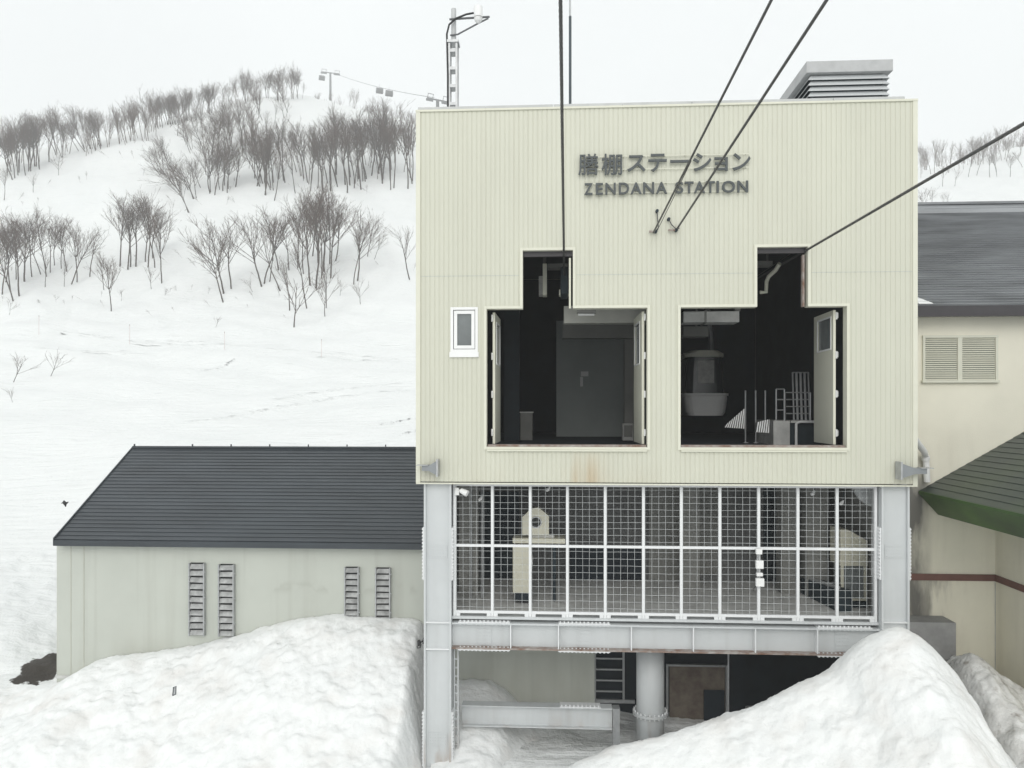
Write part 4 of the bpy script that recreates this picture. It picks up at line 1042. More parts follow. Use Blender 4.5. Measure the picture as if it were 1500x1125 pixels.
def slat_vent(px0, px1, py0, py1, n, label):
    x0, x1 = XY(px0, LW), XY(px1, LW); pm = (px0 + px1) / 2; z0, z1 = ZY(pm, py1, LW), ZY(pm, py0, LW)
    v = MB().box(x0, x0 + .03, LW - .13, LW - .002, z0, z1).box(x1 - .03, x1, LW - .13, LW - .002, z0, z1)
    vo = v.build("slatted_vent", M_galv, low); vo['label'] = label
    MB().box(x0 + .031, x1 - .031, LW - .012, LW - .002, z0, z1).build('vent_back', M_blk, vo)
    rr = random.Random(int(px0))
    for k in range(n):
        za = z1 - (z1 - z0) * (k + .45) / n; h = (z1 - z0) / n
        s = MB(); t = .016; xa, xb = x0 + .032, x1 - .032; tilt = rr.uniform(-.008, .008)
        yb, yt = LW - .125, LW - .055
        s.prism([(xa, yb, za - h * .40), (xa, yb + t, za - h * .40), (xa, yt + t, za + h * .26), (xa, yt, za + h * .26)], (xb - xa, 0, tilt))
        s.build("slat", M_wood, vo)
    for k in range(3):
        z = z1 - (z1 - z0) * (.12 + .35 * k)
        MB().tube([(x1 + .002, LW - .1, z), (x1 + .03, LW - .1, z)], .02, 8).build("fixing_bolt", M_galv, vo)
slat_vent(279, 302, 824, 930, 11, "weathered grey slatted vent, darkest of the wall vents")
slat_vent(322, 345, 826, 931, 11, "pale slatted vent beside the darkest one")
slat_vent(506, 527, 830, 910, 9, "short slatted vent with its top slat missing above the snow")
slat_vent(551, 573, 831, 910, 9, "short slatted vent nearest the steel column")

# ------------------------------------------------------------------ building beside the tower with its wing
side = empty("side_building", (12, 24, GZ), "cream rendered building beside the tower with a broad grey lapped metal roof", "building")
SYw, SYe, SYr = 19.5, 19.06, 26.76
sze, szr = 2.50, 6.93
sxa, sxb = XR + .03, 34.0
stepped_roof((sxa, SYe, sze), (sxb, SYe, sze), (sxa, SYr - .92, szr - .53), (sxb, SYr - .92, szr - .53), 46, .05).build("front_roof", M_roof2, side)
stepped_roof((sxa, SYr - .92, szr - .53), (sxb, SYr - .92, szr - .53), (sxa, SYr, szr), (sxb, SYr, szr), 2, .008).build("ridge_sheet", M_roof2, side)
stepped_roof((sxa, 2 * SYr - SYe, sze), (sxb, 2 * SYr - SYe, sze), (sxa, SYr, szr), (sxb, SYr, szr), 40, .03).build("rear_roof", M_roof2, side)
MB().box(sxa, sxb, SYe - .05, SYe + .1, sze - .26, sze - .01).build("eave_fascia", M_fas, side)
MB().box(sxa, sxb, SYr - .12, SYr + .12, szr - .03, szr + .05).build("ridge_cap", M_roof2, side)
MB().box(sxa, sxb, SYe + .101, SYw + .1, sze - .2, sze - .14).build("soffit", M_fas, side)
cxw = atY(1458, 600, SYw).x
MB().box(sxa, sxb, SYw, SYw + .25, -4.04, sze - .201).build("front_wall", M_rwall, side)
MB().box(sxa, cxw, SYw + .01, SYw + .25, GZ, -4.20).build("lower_wall", M_rwall, side)
MB().box(sxa + .5, cxw - .03, SYw - .03, SYw + .25, -4.199, -4.041).build("band_course", M_band, side)
MB().box(sxb - .3, sxb - .05, SYw + .26, 2 * SYr - SYw, GZ, sze).build("end_wall", M_rwall, side)
MB().box(sxa, sxb - .31, 2 * SYr - SYw - .25, 2 * SYr - SYw - .001, GZ, sze - .2).build("rear_wall", M_rwall, side)
tri = atY(1346, 437, 21.9)
tag(MB().prism([(sxa + .75, SYe - .02, sze + .03), (sxa + .75, SYe + .5, sze + .33), (sxa + 1.08, SYe - .02, sze + .03)], (0, .05, .04)).build("snow_remnant", M_snowm), "small white wedge of snow left on the grey roof against the tower", "snow remnant")
# wall louvre window
va, vb = XY(1354, SYw), XY(1457, SYw); vza, vzb = ZY(1405, 557, SYw), ZY(1405, 495, SYw); vm0, vm1 = XY(1401.5, SYw), XY(1408, SYw)
lf_ = MB()
lf_.box(va - .06, vb + .06, SYw - .06, SYw - .002, vzb, vzb + .06); lf_.box(va - .08, vb + .08, SYw - .09, SYw - .002, vza - .06, vza)
lf_.box(va - .055, va, SYw - .055, SYw - .002, vza + .001, vzb - .001); lf_.box(vb, vb + .055, SYw - .055, SYw - .002, vza + .001, vzb - .001); lf_.box(vm0, vm1, SYw - .055, SYw - .002, vza + .001, vzb - .001)
lv = lf_.build("louvre_window", M_trim, side)
for a, b in ((va, vm0), (vm1, vb)):
    MB().box(a + .001, b - .001, SYw - .008, SYw - .001, vza + .001, vzb - .001).build("louvre_back", M_int, lv)
    for k in range(20):
        z = vza + (vzb - vza) * (k + .15) / 20; h = (vzb - vza) / 20
        MB().prism([(a + .002, SYw - .048, z), (a + .002, SYw - .042, z - .004), (a + .002, SYw - .012, z + h * .62), (a + .002, SYw - .018, z + h * .66)], (b - a - .004, 0, 0)).build("louvre_blade", M_trim, lv)
# wing
wing = empty("side_wing", (14, 17, GZ), "cream wing with dark metal roof tinted green by painted reflection and slanted fascia likewise tinted at the picture edge".replace(" at the picture edge", " joined to the side building"), "building")
WY0, WY1 = 14.3, SYw - .03
ex, wez = 8.91, -2.0; wrx = 14.5; wrz = wez + .585 * (wrx - ex)
stepped_roof((ex, WY0, wez), (ex, WY1, wez), (wrx, WY0, wrz), (wrx, WY1, wrz), 30, .011).build("roof_slope", M_roof_refl, wing)
stepped_roof((2 * wrx - ex, WY0, wez), (2 * wrx - ex, WY1, wez), (wrx, WY0, wrz), (wrx, WY1, wrz), 34, .02).build("far_roof_slope", M_roof_refl, wing)
fm_ = MB().prism([(ex - .02, WY0, wez + .0), (ex - .02, WY0, wez - .06), (ex + .44, WY0, wez - .58), (ex + .54, WY0, wez - .58), (ex + .54, WY0, wez + .22)], (0, WY1 - WY0 - .02, 0)); fm_.build("eave_fascia", M_fas_refl, wing)
MB().box(ex + .541, cxw + .2, WY0 + .3, WY1 - .05, wez - .58, wez - .52).build("soffit", M_fas_refl, wing)
MB().box(cxw, cxw + .25, WY0 + .3, SYw - .001, -4.04, wez - .581).build("side_wall", M_rwall, wing)
MB().box(cxw, cxw + .25, WY0 + .3, SYw - .001, GZ, -4.20).build("lower_side_wall", M_rwall, wing)
MB().box(cxw - .03, cxw + .25, WY0 + .3, SYw - .001, -4.199, -4.041).build("band_course", M_band, wing)
MB().box(cxw - .012, cxw - .001, SYw - .016, SYw - .003, GZ, -4.25).build("wall_joint", M_conc, wing)
MB().box(cxw + .26, 2 * wrx - cxw, WY0 + .3, WY0 + .5, GZ, wez - .05).build("end_wall", M_rwall, wing)
MB().prism([(ex + .5, WY0 + .31, wez + .12), (2 * wrx - ex - .5, WY0 + .31, wez + .12), (wrx, WY0 + .31, wrz - .12)], (0, .18, 0)).build("gable_wall", M_rwall, wing)
MB().box(cxw + .26, 2 * wrx - cxw, WY0 + .31, WY0 + .49, wez - .049, wez + .119).build("gable_wall", M_rwall, wing)
pY = 18.85
M_gblock = mat("grey stained concrete", (0.30, 0.30, 0.30), .85, var=.25, scale=1.5)
tag(MB().box(XR - .4, XY(1401, pY), pY, pY + .64, GZ, ZY(1380, 912, pY)).build("concrete_block", M_gblock, bevel=.02), "grey concrete block at the foot of the cream wall behind the snow heap", "concrete block")
# downpipe
dp = empty("downpipe", (XY(1357, 19), 19.0, ZY(1357, 705, 19)), "white bent downpipe at the tower corner beside the wing roof tip", "downpipe")
MB().tube([(XR + .05, 18.2, ZY(1341, 612, 18.2)), (XR + .06, 18.3, ZY(1342, 619, 18.3)), P(1354, 662, 19.2), P(1356, 670, 19.4), P(1358, 706, 19.4)], .075, 12).build("pipe", M_white, dp)
MB().tube([P(1355.6, 669, 19.38), P(1356, 674, 19.4)], .095, 12).build("collar", M_white, dp)
MB().tube([(XR - .03, 18.2, ZY(1341, 560, 18.2)), (XR + .05, 18.2, ZY(1341, 612, 18.2))], .03, 8).build("upper_stub", M_trim, dp)
# black flood lamp on the column flange
fd = empty("flood_lamp", (XY(614, 17.7), 17.7, ZY(614, 943, 17.7)), "black flood lamp clamped to the steel column above the snow bank", "lamp")
MB().prism([P(611, 939, 17.7), P(614.5, 938.5, 17.7), P(616.5, 946, 17.7), P(611.5, 947, 17.7)], (0, .09, 0)).build("housing", M_blk, fd)
yk = MB().tube([P(611, 946.5, 17.72), P(611.8, 949.5, 17.72), P(615.5, 948.6, 17.72), P(616.5, 945, 17.72)], .014, 6); yk.build("yoke", M_blk, fd)
MB().tube([P(613, 942, 17.75), P(617, 940.5, 17.75), P(620.5, 938, 17.75)], .02, 6).build("clamp_arm", M_blk, fd)
MB().box(XY(619, 17.7), XY(620.8, 17.7), 17.68, 17.8, ZY(620, 943, 17.7), ZY(620, 936, 17.7)).build("clamp_plate", M_blk, fd)

# ------------------------------------------------------------------ snow heaps
def smooth_abs(d, k): return math.sqrt(d * d + k * k) - k
def snow_heap(name, label, ridge, Yr, front, back, x0, x1, y0, y1, res, lump, material, kx=.25, clip=None, seed=0.0, base=GZ - .3, taper=None):
    rp = sorted([(atY(px, py, Yr).x, atY(px, py, Yr).z) for px, py in ridge]); rx_ = [p[0] for p in rp]; rz__ = [p[1] for p in rp]
    nx, ny = int((x1 - x0) / res) + 1, int((y1 - y0) / res) + 1
    m = MB(); vs = []
    for j in range(ny):
        y = y0 + (y1 - y0) * j / (ny - 1)
        for i in range(nx):
            x = x0 + (x1 - x0) * i / (nx - 1)
            rz = float(np.mean(np.interp([x - .06, x, x + .06], rx_, rz__)))
            d = y - Yr; t_ = min(1, max(0, (x - taper[0]) / (taper[1] - taper[0]))) if taper else 1
            z = rz - (front * (.30 + .70 * t_ * t_ * (3 - 2 * t_)) if d < 0 else back) * smooth_abs(d, kx)
            p = Vector((x, y, seed))
            q = Vector((x * 1.7, y * 1.7, seed + z * 1.2))
            fade = min(1.0, .25 + abs(d) / .8)
            z += lump * fade * (mnoise.fractal(q * .8, 1.0, 2.0, 5) + .5 * abs(mnoise.noise(q * 2.1)) + .55 * (.45 - mnoise.voronoi(q * 2.3)[0][0]))
            cl = mnoise.noise(q * .55 + Vector((7, 3, 1)))
            z += (.045 * max(0, .2 + cl)) * (.5 - mnoise.voronoi(q * 6.5)[0][0]) * 1.6 + .012 * mnoise.fractal(q * 7, 1.0, 2.0, 3)
            vs.append((x, y, max(z, base)))
    fs = [(j * nx + i, j * nx + i + 1, (j + 1) * nx + i + 1, (j + 1) * nx + i) for j in range(ny - 1) for i in range(nx - 1)]
    m.add(vs, fs)
    return tag(m.build(name, material, smooth=True), label, "snow heap")
left_ridge = [(-300, 1020), (-150, 1012), (-60, 1008), (0, 1006), (50, 1007), (83, 1002), (110, 985), (140, 968), (200, 958), (280, 947), (340, 934), (400, 917), (440, 907), (500, 902), (560, 904), (600, 907), (618, 912), (626, 935), (640, 985), (668, 1062), (760, 1110)]
snow_heap("snow_bank", "long white snow bank sloping down from the low building wall to the steel column", left_ridge, 20.15, .62, .3, XY(-260, 20.15), -2.45, 10.5, 20.29, .045, .12, M_snowm, .35, seed=1.0, taper=(XY(-60, 20.15), XY(330, 20.15)))
right_ridge = [(760, 1165), (830, 1128), (870, 1111), (900, 1097), (980, 1077), (1055, 1055), (1110, 1034), (1165, 1009), (1225, 984), (1247, 958), (1280, 931), (1305, 919), (1322, 918), (1345, 930), (1370, 955), (1400, 987), (1420, 1030), (1450, 1072), (1480, 1112), (1520, 1160), (1600, 1230)]
snow_heap("snow_mound", "tall pointed snow heap piled against the steel girder", right_ridge, 15.6, .66, .75, XY(740, 15.6), XY(1600, 15.6), 9.5, 18.2, .045, .10, M_snowm, .30, seed=5.0)
small_ridge = [(1385, 1040), (1402, 1005), (1410, 975), (1428, 960), (1440, 966), (1462, 985), (1500, 1008), (1540, 1030), (1600, 1060)]
snow_heap("dirty_snow_heap", "lumpy dirty snow heap against the cream wing wall", small_ridge, 17.7, .55, .5, XY(1385, 17.7), cxw - .02, 11.0, 19.44, .04, .17, M_dirty, .15, seed=9.0)
inner_ridge = [(640, 1010), (672, 1000), (690, 998), (715, 999), (740, 1012), (760, 1036), (790, 1050), (830, 1066), (870, 1092), (900, 1110)]
snow_heap("drifted_snow", "shadowed snow drift lying under the girder by the grey basement wall", inner_ridge, 20.15, .40, .2, XY(640, 18.5), XY(905, 19), 16.0, 20.38, .06, .08, M_snowm, .3, seed=13.0)
# little things in the snow
pk = empty("marker_plate", atY(255, 1019, 17.6), "small framed grey plate sticking upright out of the snow bank", "plate")
pA, pB, pC, pD_ = P(253, 1019, 17.3), P(257.5, 1017, 17.3), P(258, 1005, 17.3), P(254, 1007, 17.3)
MB().prism([pA, pB, pC, pD_], (0, .015, 0)).build("plate_face", M_galv, pk)
MB().tube([pA, pB, pC, pD_, pA], .011, 6).build("plate_rim", M_dark, pk)
bird = empty("bird", at(94, 737, 33), "small black bird gliding low over the snow beyond the low building", "bird")
def Bp(px, py, d=33): return at(px, py, d)
bb_ = MB()
sp_ = [(Bp(96.3, 742.5), .012), (Bp(95.8, 739.5), .05), (Bp(95, 737.2), .075), (Bp(93.8, 734.8), .055), (Bp(93.4, 733), .012)]
bb_.tube([p for p, _ in sp_], [r_ for _, r_ in sp_], 10)
for pts in ([(95, 736.2), (93.6, 734.6), (91, 736.0), (89, 737.6), (92, 737.6), (94.6, 738)], [(95.6, 736.4), (97.4, 735.6), (99.8, 735.2), (99.6, 736.6), (97.6, 738.6), (95.6, 738.8)]):
    bb_.prism([Bp(*p) for p in pts], (0, .03, .01))
bb_.build("body", M_blk, bird, smooth=False)
for k, (px, py) in enumerate(((57, 476), (190, 490), (329, 500), (471, 511))):
    g, dep = ground(px, py + 13)
    o = empty("piste_pole", g, ("thin pinkish piste pole nearest the pair of pale saplings", "thin piste pole below the lone forked tree", "thin piste pole below the twiggy shrub", "thin piste pole below the crooked little tree")[k], "piste pole")
    M_pink = mat("faded pink pole", (.55, .42, .40), .6)
    MB().tube([(0, 0, -.2), (0, 0, 27 / F * dep)], .022, 6).build("shaft", M_pink, o, local=True)
    MB().tube([(0, 0, 25 / F * dep), (0, 0, 27.2 / F * dep)], .028, 6).build("tip", M_band, o, local=True)

# ------------------------------------------------------------------ trees
def make_tree(seed, fork=.38, spread=.5, limbs=9, h=10.0, twig=3, lean=.0, dens=1.0, twig_r=.012):
    rr = random.Random(seed); T, C = MB(), MB()
    def wander(p, d, L, r0, r1, n, up, wob):
        pts, rs = [p.copy()], [r0]; d = d.copy()
        for i in range(n):
            d = (d + Vector((rr.uniform(-wob, wob), rr.uniform(-wob, wob), rr.uniform(-wob * .5, wob * .5) + up))).normalized()
            p = p + d * (L / n); pts.append(p.copy()); rs.append(r0 + (r1 - r0) * (i + 1) / n)
        return pts, rs, d
    def side_dir(d, ang):
        u = d.orthogonal().normalized(); u = Matrix.Rotation(rr.uniform(0, 2 * math.pi), 3, d) @ u
        return (d * math.cos(ang) + u * math.sin(ang)).normalized()
    hf = h * fork
    tr, trr, d = wander(Vector((0, 0, -.35)), Vector((lean * .6 + rr.uniform(-.08, .08), rr.uniform(-.08, .08), 1)).normalized(), hf + .35, h * .0092, h * .0066, 6, .03, .08)
    T.tube(tr, trr, 6, False)
    # leader continues
    ld, ldr, _ = wander(tr[-1], d, h * .5, h * .0066, .012, 7, .05, .08); T.tube(ld, ldr, 5, False)
    prim = []
    for k in range(limbs):
        t = (k + .3) / limbs
        if t < .35: base, di = tr[-1 - (1 if rr.random() < .4 else 0)], d
        else:
            i = min(len(ld) - 2, int((t - .35) / .65 * (len(ld) - 2))); base, di = ld[i], (ld[i + 1] - ld[i]).normalized()
        L = h * (1 - fork) * rr.uniform(.62, .98) * (1 - .55 * max(0, t - .2))
        nd = side_dir(di, rr.uniform(.35, 1.05) * spread * 1.15)
        pts, rs, _ = wander(base, nd, L, h * .0043 * (1 - .35 * t), .011, 7, .05, .075)
        T.tube(pts, rs, 5, False); prim.append((pts, L))
    prim.append((ld, h * .5))
    for pts, L in prim:
        n2 = int((4 + L * .75) * dens)
        for k in range(n2):
            t = .22 + .75 * (k + rr.random()) / n2; i = min(len(pts) - 2, int(t * (len(pts) - 1)))
            b = pts[i].lerp(pts[i + 1], t * (len(pts) - 1) - i); di = (pts[i + 1] - pts[i]).normalized()
            L2 = L * rr.uniform(.32, .62) * (1.1 - .5 * t)
            p2, r2, _ = wander(b, side_dir(di, rr.uniform(.22, .58)), L2, .020, .008, 4, .06, .08); C.tube(p2, r2, 4, False)
            for q in range(int(twig * .5 + L2 * .75 * dens + rr.random())):
                t3 = rr.uniform(.2, 1.0); i3 = min(3, int(t3 * 4)); b3 = p2[i3].lerp(p2[i3 + 1], t3 * 4 - i3)
                d3 = (p2[i3 + 1] - p2[i3]).normalized(); L3 = rr.uniform(.5, 1.15) * (.5 + .06 * h)
                p3, r3, dd = wander(b3, side_dir(d3, rr.uniform(.2, .55)), L3, twig_r, .005, 2, .07, .09); C.tube(p3, r3, 3, False)
                for w_ in range(1):
                    p4, r4, _ = wander(p3[1], side_dir(dd, rr.uniform(.35, .7)), L3 * .6, .008, .004, 1, .08, .1); C.tube(p4, r4, 3, False)
    zmax = max(v[2] for v in C.v)
    return T, C, zmax
PROTO = []
def proto(*a, **k):
    T, C, zm = make_tree(*a, **k)
    o = bpy.data.objects.new("bare_tree", None)
    mt = bpy.data.meshes.new("trunk"); mt.from_pydata(T.v, [], T.f); mt.materials.append(M_bark)
    mc_ = bpy.data.meshes.new("crown"); mc_.from_pydata(C.v, [], C.f); mc_.materials.append(M_twig)
    for me in (mt, mc_):
        for p in me.polygons: p.use_smooth = True
    PROTO.append((mt, mc_, zm)); return len(PROTO) - 1
FAN = [proto(100 + i, fork=rnd.uniform(.34, .5), spread=.62, limbs=12, h=10, dens=.85) for i in range(5)]
TALL = [proto(200 + i, fork=rnd.uniform(.45, .6), spread=.5, limbs=10, h=10, dens=.8) for i in range(5)]
SPARSE = [proto(300 + i, fork=rnd.uniform(.35, .5), spread=.62, limbs=8, h=10, dens=.6, twig=2) for i in range(3)]
SAPL = [proto(400 + i, fork=.28, spread=.75, limbs=6, h=5, dens=.6, twig=1, twig_r=.01) for i in range(3)]
DENSE = [proto(500 + i, fork=.46, spread=.52, limbs=12, h=10, dens=.95, twig=3, twig_r=.012) for i in range(4)]
n_tree = 0
def tree(px, py, hpx, kind, label, group=None, lean=0.0, name="bare_tree", cat="tree", pt=None):
    global n_tree
    g, dep = ground(px, py) if pt is None else pt
    mt, mc_, zm = rnd.choice(kind) if isinstance(kind[0], tuple) else PROTO[rnd.choice(kind)]
    s = hpx / F * dep / zm
    o = bpy.data.objects.new(name, None); COL.objects.link(o); o.empty_display_size = .5
    o.location = g; tag(o, label, cat, group)
    Rm = Matrix.Rotation(R(lean) , 4, 'Y') @ Matrix.Rotation(rnd.uniform(0, 2 * math.pi), 4, 'Z')
    o.rotation_euler = Rm.to_euler(); w_ = rnd.uniform(.95, 1.45); o.scale = (s * w_, s * w_, s)
    for n, me in (("trunk", mt), ("crown", mc_)):
        c = bpy.data.objects.new(n, me); COL.objects.link(c); c.parent = o
    n_tree += 1
    return o
# trees one can tell apart, nearest the piste
G1 = ("bare tree of the clump at the frame edge, lower slope".replace("frame edge, ", "foot of the ") if False else "bare tree in the dense lower clump beside the drooping bush", "trees of the lower clump by the drooping bush")
for px, py, h, k, ln in ((19, 440, 120, FAN, -6), (28, 433, 125, TALL, -2), (15, 427, 110, TALL, -3), (3, 430, 120, FAN, -4), (60, 406, 105, FAN, -14), (68, 408, 112, TALL, -12), (74, 402, 95, TALL, 3), (80, 391, 88, FAN, 0), (66, 421, 60, SPARSE, 0), (47, 408, 100, TALL, 0), (36, 415, 108, FAN, -3), (8, 415, 105, TALL, 0), (-10, 430, 115, FAN, 0), (24, 412, 95, DENSE, 4), (98, 400, 80, FAN, -8), (90, 396, 80, TALL, 0)):
    tree(px, py, h, k, *G1, lean=ln)
tree(94, 419, 46, SPARSE, "thin low sapling standing alone just beyond the lower clump")
for px, py, h, k, ln, lab in ((105, 416, 90, TALL, 8, "slim bare tree with a twin stem near the lower clump"), (113, 411, 97, FAN, 3, "dark stout bare tree leaning away from the lower clump"), (132, 404, 80, SPARSE, 8, "pale airy bare tree between the lower clump and the fan crowned group"),
        (152, 423, 58, SPARSE, -4, "short bare tree just behind the lone forked tree"), (163, 456, 92, FAN, 2, "lone forked tree with a long bare trunk, lowest on the open snow"),
        (237, 419, 128, FAN, -2, "tall curving bare tree at the edge of the fan crowned group"), (222, 426, 42, SAPL, -6, "little stunted tree below the fan crowned group")):
    tree(px, py, h, k, lab, lean=ln)
G2 = ("bare tree with fan shaped crown in the small dense group on the mid slope", "fan crowned group on the mid slope")
for px, py, h, k, ln in ((176, 392, 110, DENSE, 9), (187, 392, 105, FAN, -3), (191, 390, 100, TALL, -4), (199, 388, 105, TALL, 0), (213, 383, 98, FAN, 2), (217, 389, 110, DENSE, 0), (227, 390, 98, TALL, 4), (224, 379, 85, FAN, 2)):
    tree(px, py, h, k, *G2, lean=ln)
for px, py, h, k, ln, lab in ((326, 441, 128, FAN, -16, "bare tree leaning out over the gully, lowest of the open pair"), (328, 433, 120, FAN, -4, "upright bare tree beside the tree leaning over the gully"), (339, 426, 115, SPARSE, -3, "slender bare tree with a side fork next to the leaning pair"),
        (383, 418, 118, FAN, -8, "bare tree with many stems at the start of the big grove"), (387, 416, 112, TALL, 0, "straight bare tree among the many stemmed trunks"), (395, 413, 112, TALL, 6, "bare tree leaning towards the big grove"),
        (410, 425, 110, SPARSE, -22, "bare tree leaning hard over the drooping brush"), (423, 396, 80, SPARSE, -6, "thin bare tree behind the hard leaning one"), (424, 455, 85, SPARSE, -3, "small crooked tree above the lowest one in the grove"),
        (430, 480, 95, SAPL, -8, "crooked little tree standing lowest under the big grove"), (449, 449, 120, TALL, -4, "slim tall tree with tufts of twigs at its foot"), (476, 463, 65, SAPL, -7, "young spindly tree below the big grove"), (478, 450, 78, SPARSE, 4, "curved young tree beside the spindly one"),
        (518, 416, 100, TALL, -3, "tall slim tree standing clear beyond the big grove"), (524, 411, 103, FAN, 10, "bare tree with feathery crown beside the tall slim one"), (538, 377, 75, FAN, 0, "smaller feathery tree up behind the tall slim one"), (548, 382, 48, SPARSE, 22, "short bent tree leaning towards the cream tower"), (599, 408, 90, SPARSE, -20, "leaning tree nearest the cream tower with low spreading boughs")):
    tree(px, py, h, k, lab, lean=ln)
G3 = ("tall bare tree in the heart of the big grove", "trees in the heart of the big grove")
for px, py, h, k, ln in ((454, 418, 140, FAN, -6), (463, 422, 148, DENSE, 0), (471, 406, 132, TALL, 2), (475, 396, 125, FAN, 3), (485, 406, 128, FAN, 8), (483, 387, 108, TALL, 4), (458, 374, 110, DENSE, 2), (444, 400, 118, FAN, -8), (436, 390, 100, TALL, -6), (492, 380, 95, FAN, 6), (466, 385, 110, DENSE, 0), (408, 398, 95, FAN, -6), (400, 388, 85, TALL, -3)):
    tree(px, py, h, k, *G3, lean=ln)
# low bushes bent out of the snow
for px, py, h, lab in ((178, 440, 20, "tiny dark bush beside the lone forked tree"), (240, 438, 18, "tiny spreading bush below the fan crowned group"), (260, 428, 12, "tiny twig poking up above the spreading bush"), (82, 444, 12, "flat tuft of twigs in the snow below the lower clump"), (14, 462, 24, "drooping bush with bowed twigs below the lower clump"),
        (316, 480, 20, "twiggy shrub half buried on the open snow"), (370, 430, 24, "drooping brush with bowed pale twigs beside the many stemmed trees"), (409, 434, 18, "low dark stump bush under the hard leaning tree"), (498, 434, 26, "dark crooked bush at the foot of the big grove"), (528, 446, 34, "wide drooping bush reaching downhill from the big grove"),
        (74, 552, 45, "pale spreading sapling alone on the piste"), (20, 560, 48, "faint leaning sapling on the piste beside the spreading one"), (18, 590, 22, "faint low bush below the leaning sapling"), (210, 256, 12, "flat twigs showing on the upper open snow"), (345, 300, 14, "brushwood half buried between the two groves"), (305, 430, 10, "short twig tuft in the gully")):
    tree(px, py, h, SAPL, lab, name="bare_shrub", cat="shrub", lean=rnd.uniform(-25, 25))
# stands of alike trees
def cluster(line, n, depth_px, hr, kinds, label, group, lean=(-6, 6), back=False):
    for k in range(n):
        t = rnd.random() * (len(line) - 1); i = min(len(line) - 2, int(t)); f = t - i
        px = line[i][0] + (line[i + 1][0] - line[i][0]) * f + rnd.uniform(-4, 4); py = line[i][1] + (line[i + 1][1] - line[i][1]) * f - rnd.uniform(0, depth_px)
        kd = rnd.choice(kinds)
        tree(px, py, rnd.uniform(*hr), kd, label, group, lean=rnd.uniform(*lean))
cluster([(375, 292), (400, 298), (440, 290), (500, 284)], 32, 34, (82, 100), [DENSE, TALL, TALL], "bare tree in the long dense stand on the upper slope between grove and lift line", "long dense stand on the upper slope", (-12, 2))
cluster([(500, 288), (530, 280), (575, 280), (612, 286)], 28, 30, (85, 108), [DENSE, TALL, TALL], "bare tree in the darkest dense stand beside the tower wall", "darkest dense stand beside the tower", (-5, 4))
cluster([(455, 232), (490, 222), (540, 225), (600, 232)], 11, 12, (42, 58), [FAN, FAN, TALL], "bare tree above the darkest stand below the lift line", "trees between dense stand and lift line", (-14, 0))
cluster([(305, 302), (318, 290), (345, 283)], 9, 14, (75, 95), [FAN, TALL], "bare tree at the near end of the upper stand, thinly spaced", "thinly spaced trees at the end of the upper stand", (-10, 2))
cluster([(300, 262), (320, 250), (362, 240)], 13, 40, (62, 85), [FAN, TALL, SPARSE], "bare tree on the middle rib below the crest", "trees on the middle rib below the crest", (-10, 4))
cluster([(252, 300), (275, 315), (300, 300)], 9, 34, (60, 80), [FAN, SPARSE], "bare tree leaning downhill beside the middle rib", "trees leaning downhill beside the middle rib", (-32, -12))
cluster([(-6, 270), (30, 262), (70, 246)], 20, 16, (70, 86), [DENSE, TALL], "bare tree in the dark wood at the low end of the ridge", "dark wood at the low end of the ridge", (-8, 4))
cluster([(70, 240), (100, 236), (160, 225)], 13, 18, (55, 70), [FAN, DENSE], "bare tree leaning on the ridge between dark wood and summit", "leaning trees on the ridge", (-26, -8))
cluster([(170, 196), (215, 188), (255, 184)], 13, 4, (46, 58), [FAN, SPARSE], "pale bare tree on the open shoulder of the ridge", "pale trees on the open shoulder", (-14, 4))
cluster([(240, 190), (300, 168), (360, 154), (440, 144)], 44, 5, (36, 52), [FAN, TALL, DENSE], "bare tree on the crest of the hill", "trees along the crest", (-8, 6))
cluster([(255, 215), (300, 200), (350, 185), (420, 175)], 13, 14, (34, 55), [FAN, SPARSE], "bare tree scattered just below the crest", "trees scattered just below the crest", (-22, 2))
cluster([(232, 268), (250, 240), (285, 225)], 8, 10, (40, 58), [SPARSE, FAN], "bent bare tree beside the upper open snow", "bent trees beside the upper open snow", (-35, -12))
for px, py, h, k, lab in ((86, 257, 34, SAPL, "lone dark sapling on the upper open snow"), (49, 288, 36, SPARSE, "leaning sapling below the dark wood"), (6, 294, 50, SPARSE, "bare tree just below the dark wood beside the leaning sapling"), (420, 170, 26, SAPL, "small tree alone on the bright snow below the crest"), (402, 181, 30, SPARSE, "slim stem alone below the crest snow")):
    tree(px, py, h, k, lab, lean=rnd.uniform(-4, 10))
# beyond the crest, deep in the cloud: woods that read as one mass
WOOD = []
def wood_tree(px, py, hpx, kind, lean=0.0, pt=None):
    g, dep = ground(px, py) if pt is None else pt
    v, f, zm = FAR[rnd.randrange(len(FAR))]
    sc_ = hpx / F * dep / zm; a = rnd.uniform(0, 6.283); ca, sa_ = math.cos(a), math.sin(a)
    w = v @ np.array([[ca, sa_, 0], [-sa_, ca, 0], [0, 0, 1]]) * sc_
    w[:, 0] += w[:, 2] * math.tan(R(lean)); WOOD.append((w + np.array(g), f))
FAR = []
for i in range(4):
    T, C, zm = make_tree(700 + i, fork=.4, spread=.5, limbs=9, h=10.0, twig=2, dens=.7, twig_r=.02)
    n0 = len(T.v); tri = [q for q in T.f] + [tuple(i_ + n0 for i_ in q) for q in C.f]
    FAR.append((np.array(T.v + C.v), tri, zm))
def far_cluster(xr, dr, n, hr):
    for k in range(n):
        px = rnd.uniform(*xr); dep = float(fard(rnd.uniform(*dr))); d = ray(px, 600) * dep
        wood_tree(px, 0, rnd.uniform(*hr), None, rnd.uniform(-5, 5), (Vector((d.x, d.y, float(H(d.x, d.y)))), dep))
far_cluster((450, 525), (235, 300), 16, (26, 38))
far_cluster((520, 612), (180, 260), 18, (20, 32))
far_cluster((1345, 1500), (180, 240), 34, (32, 46))
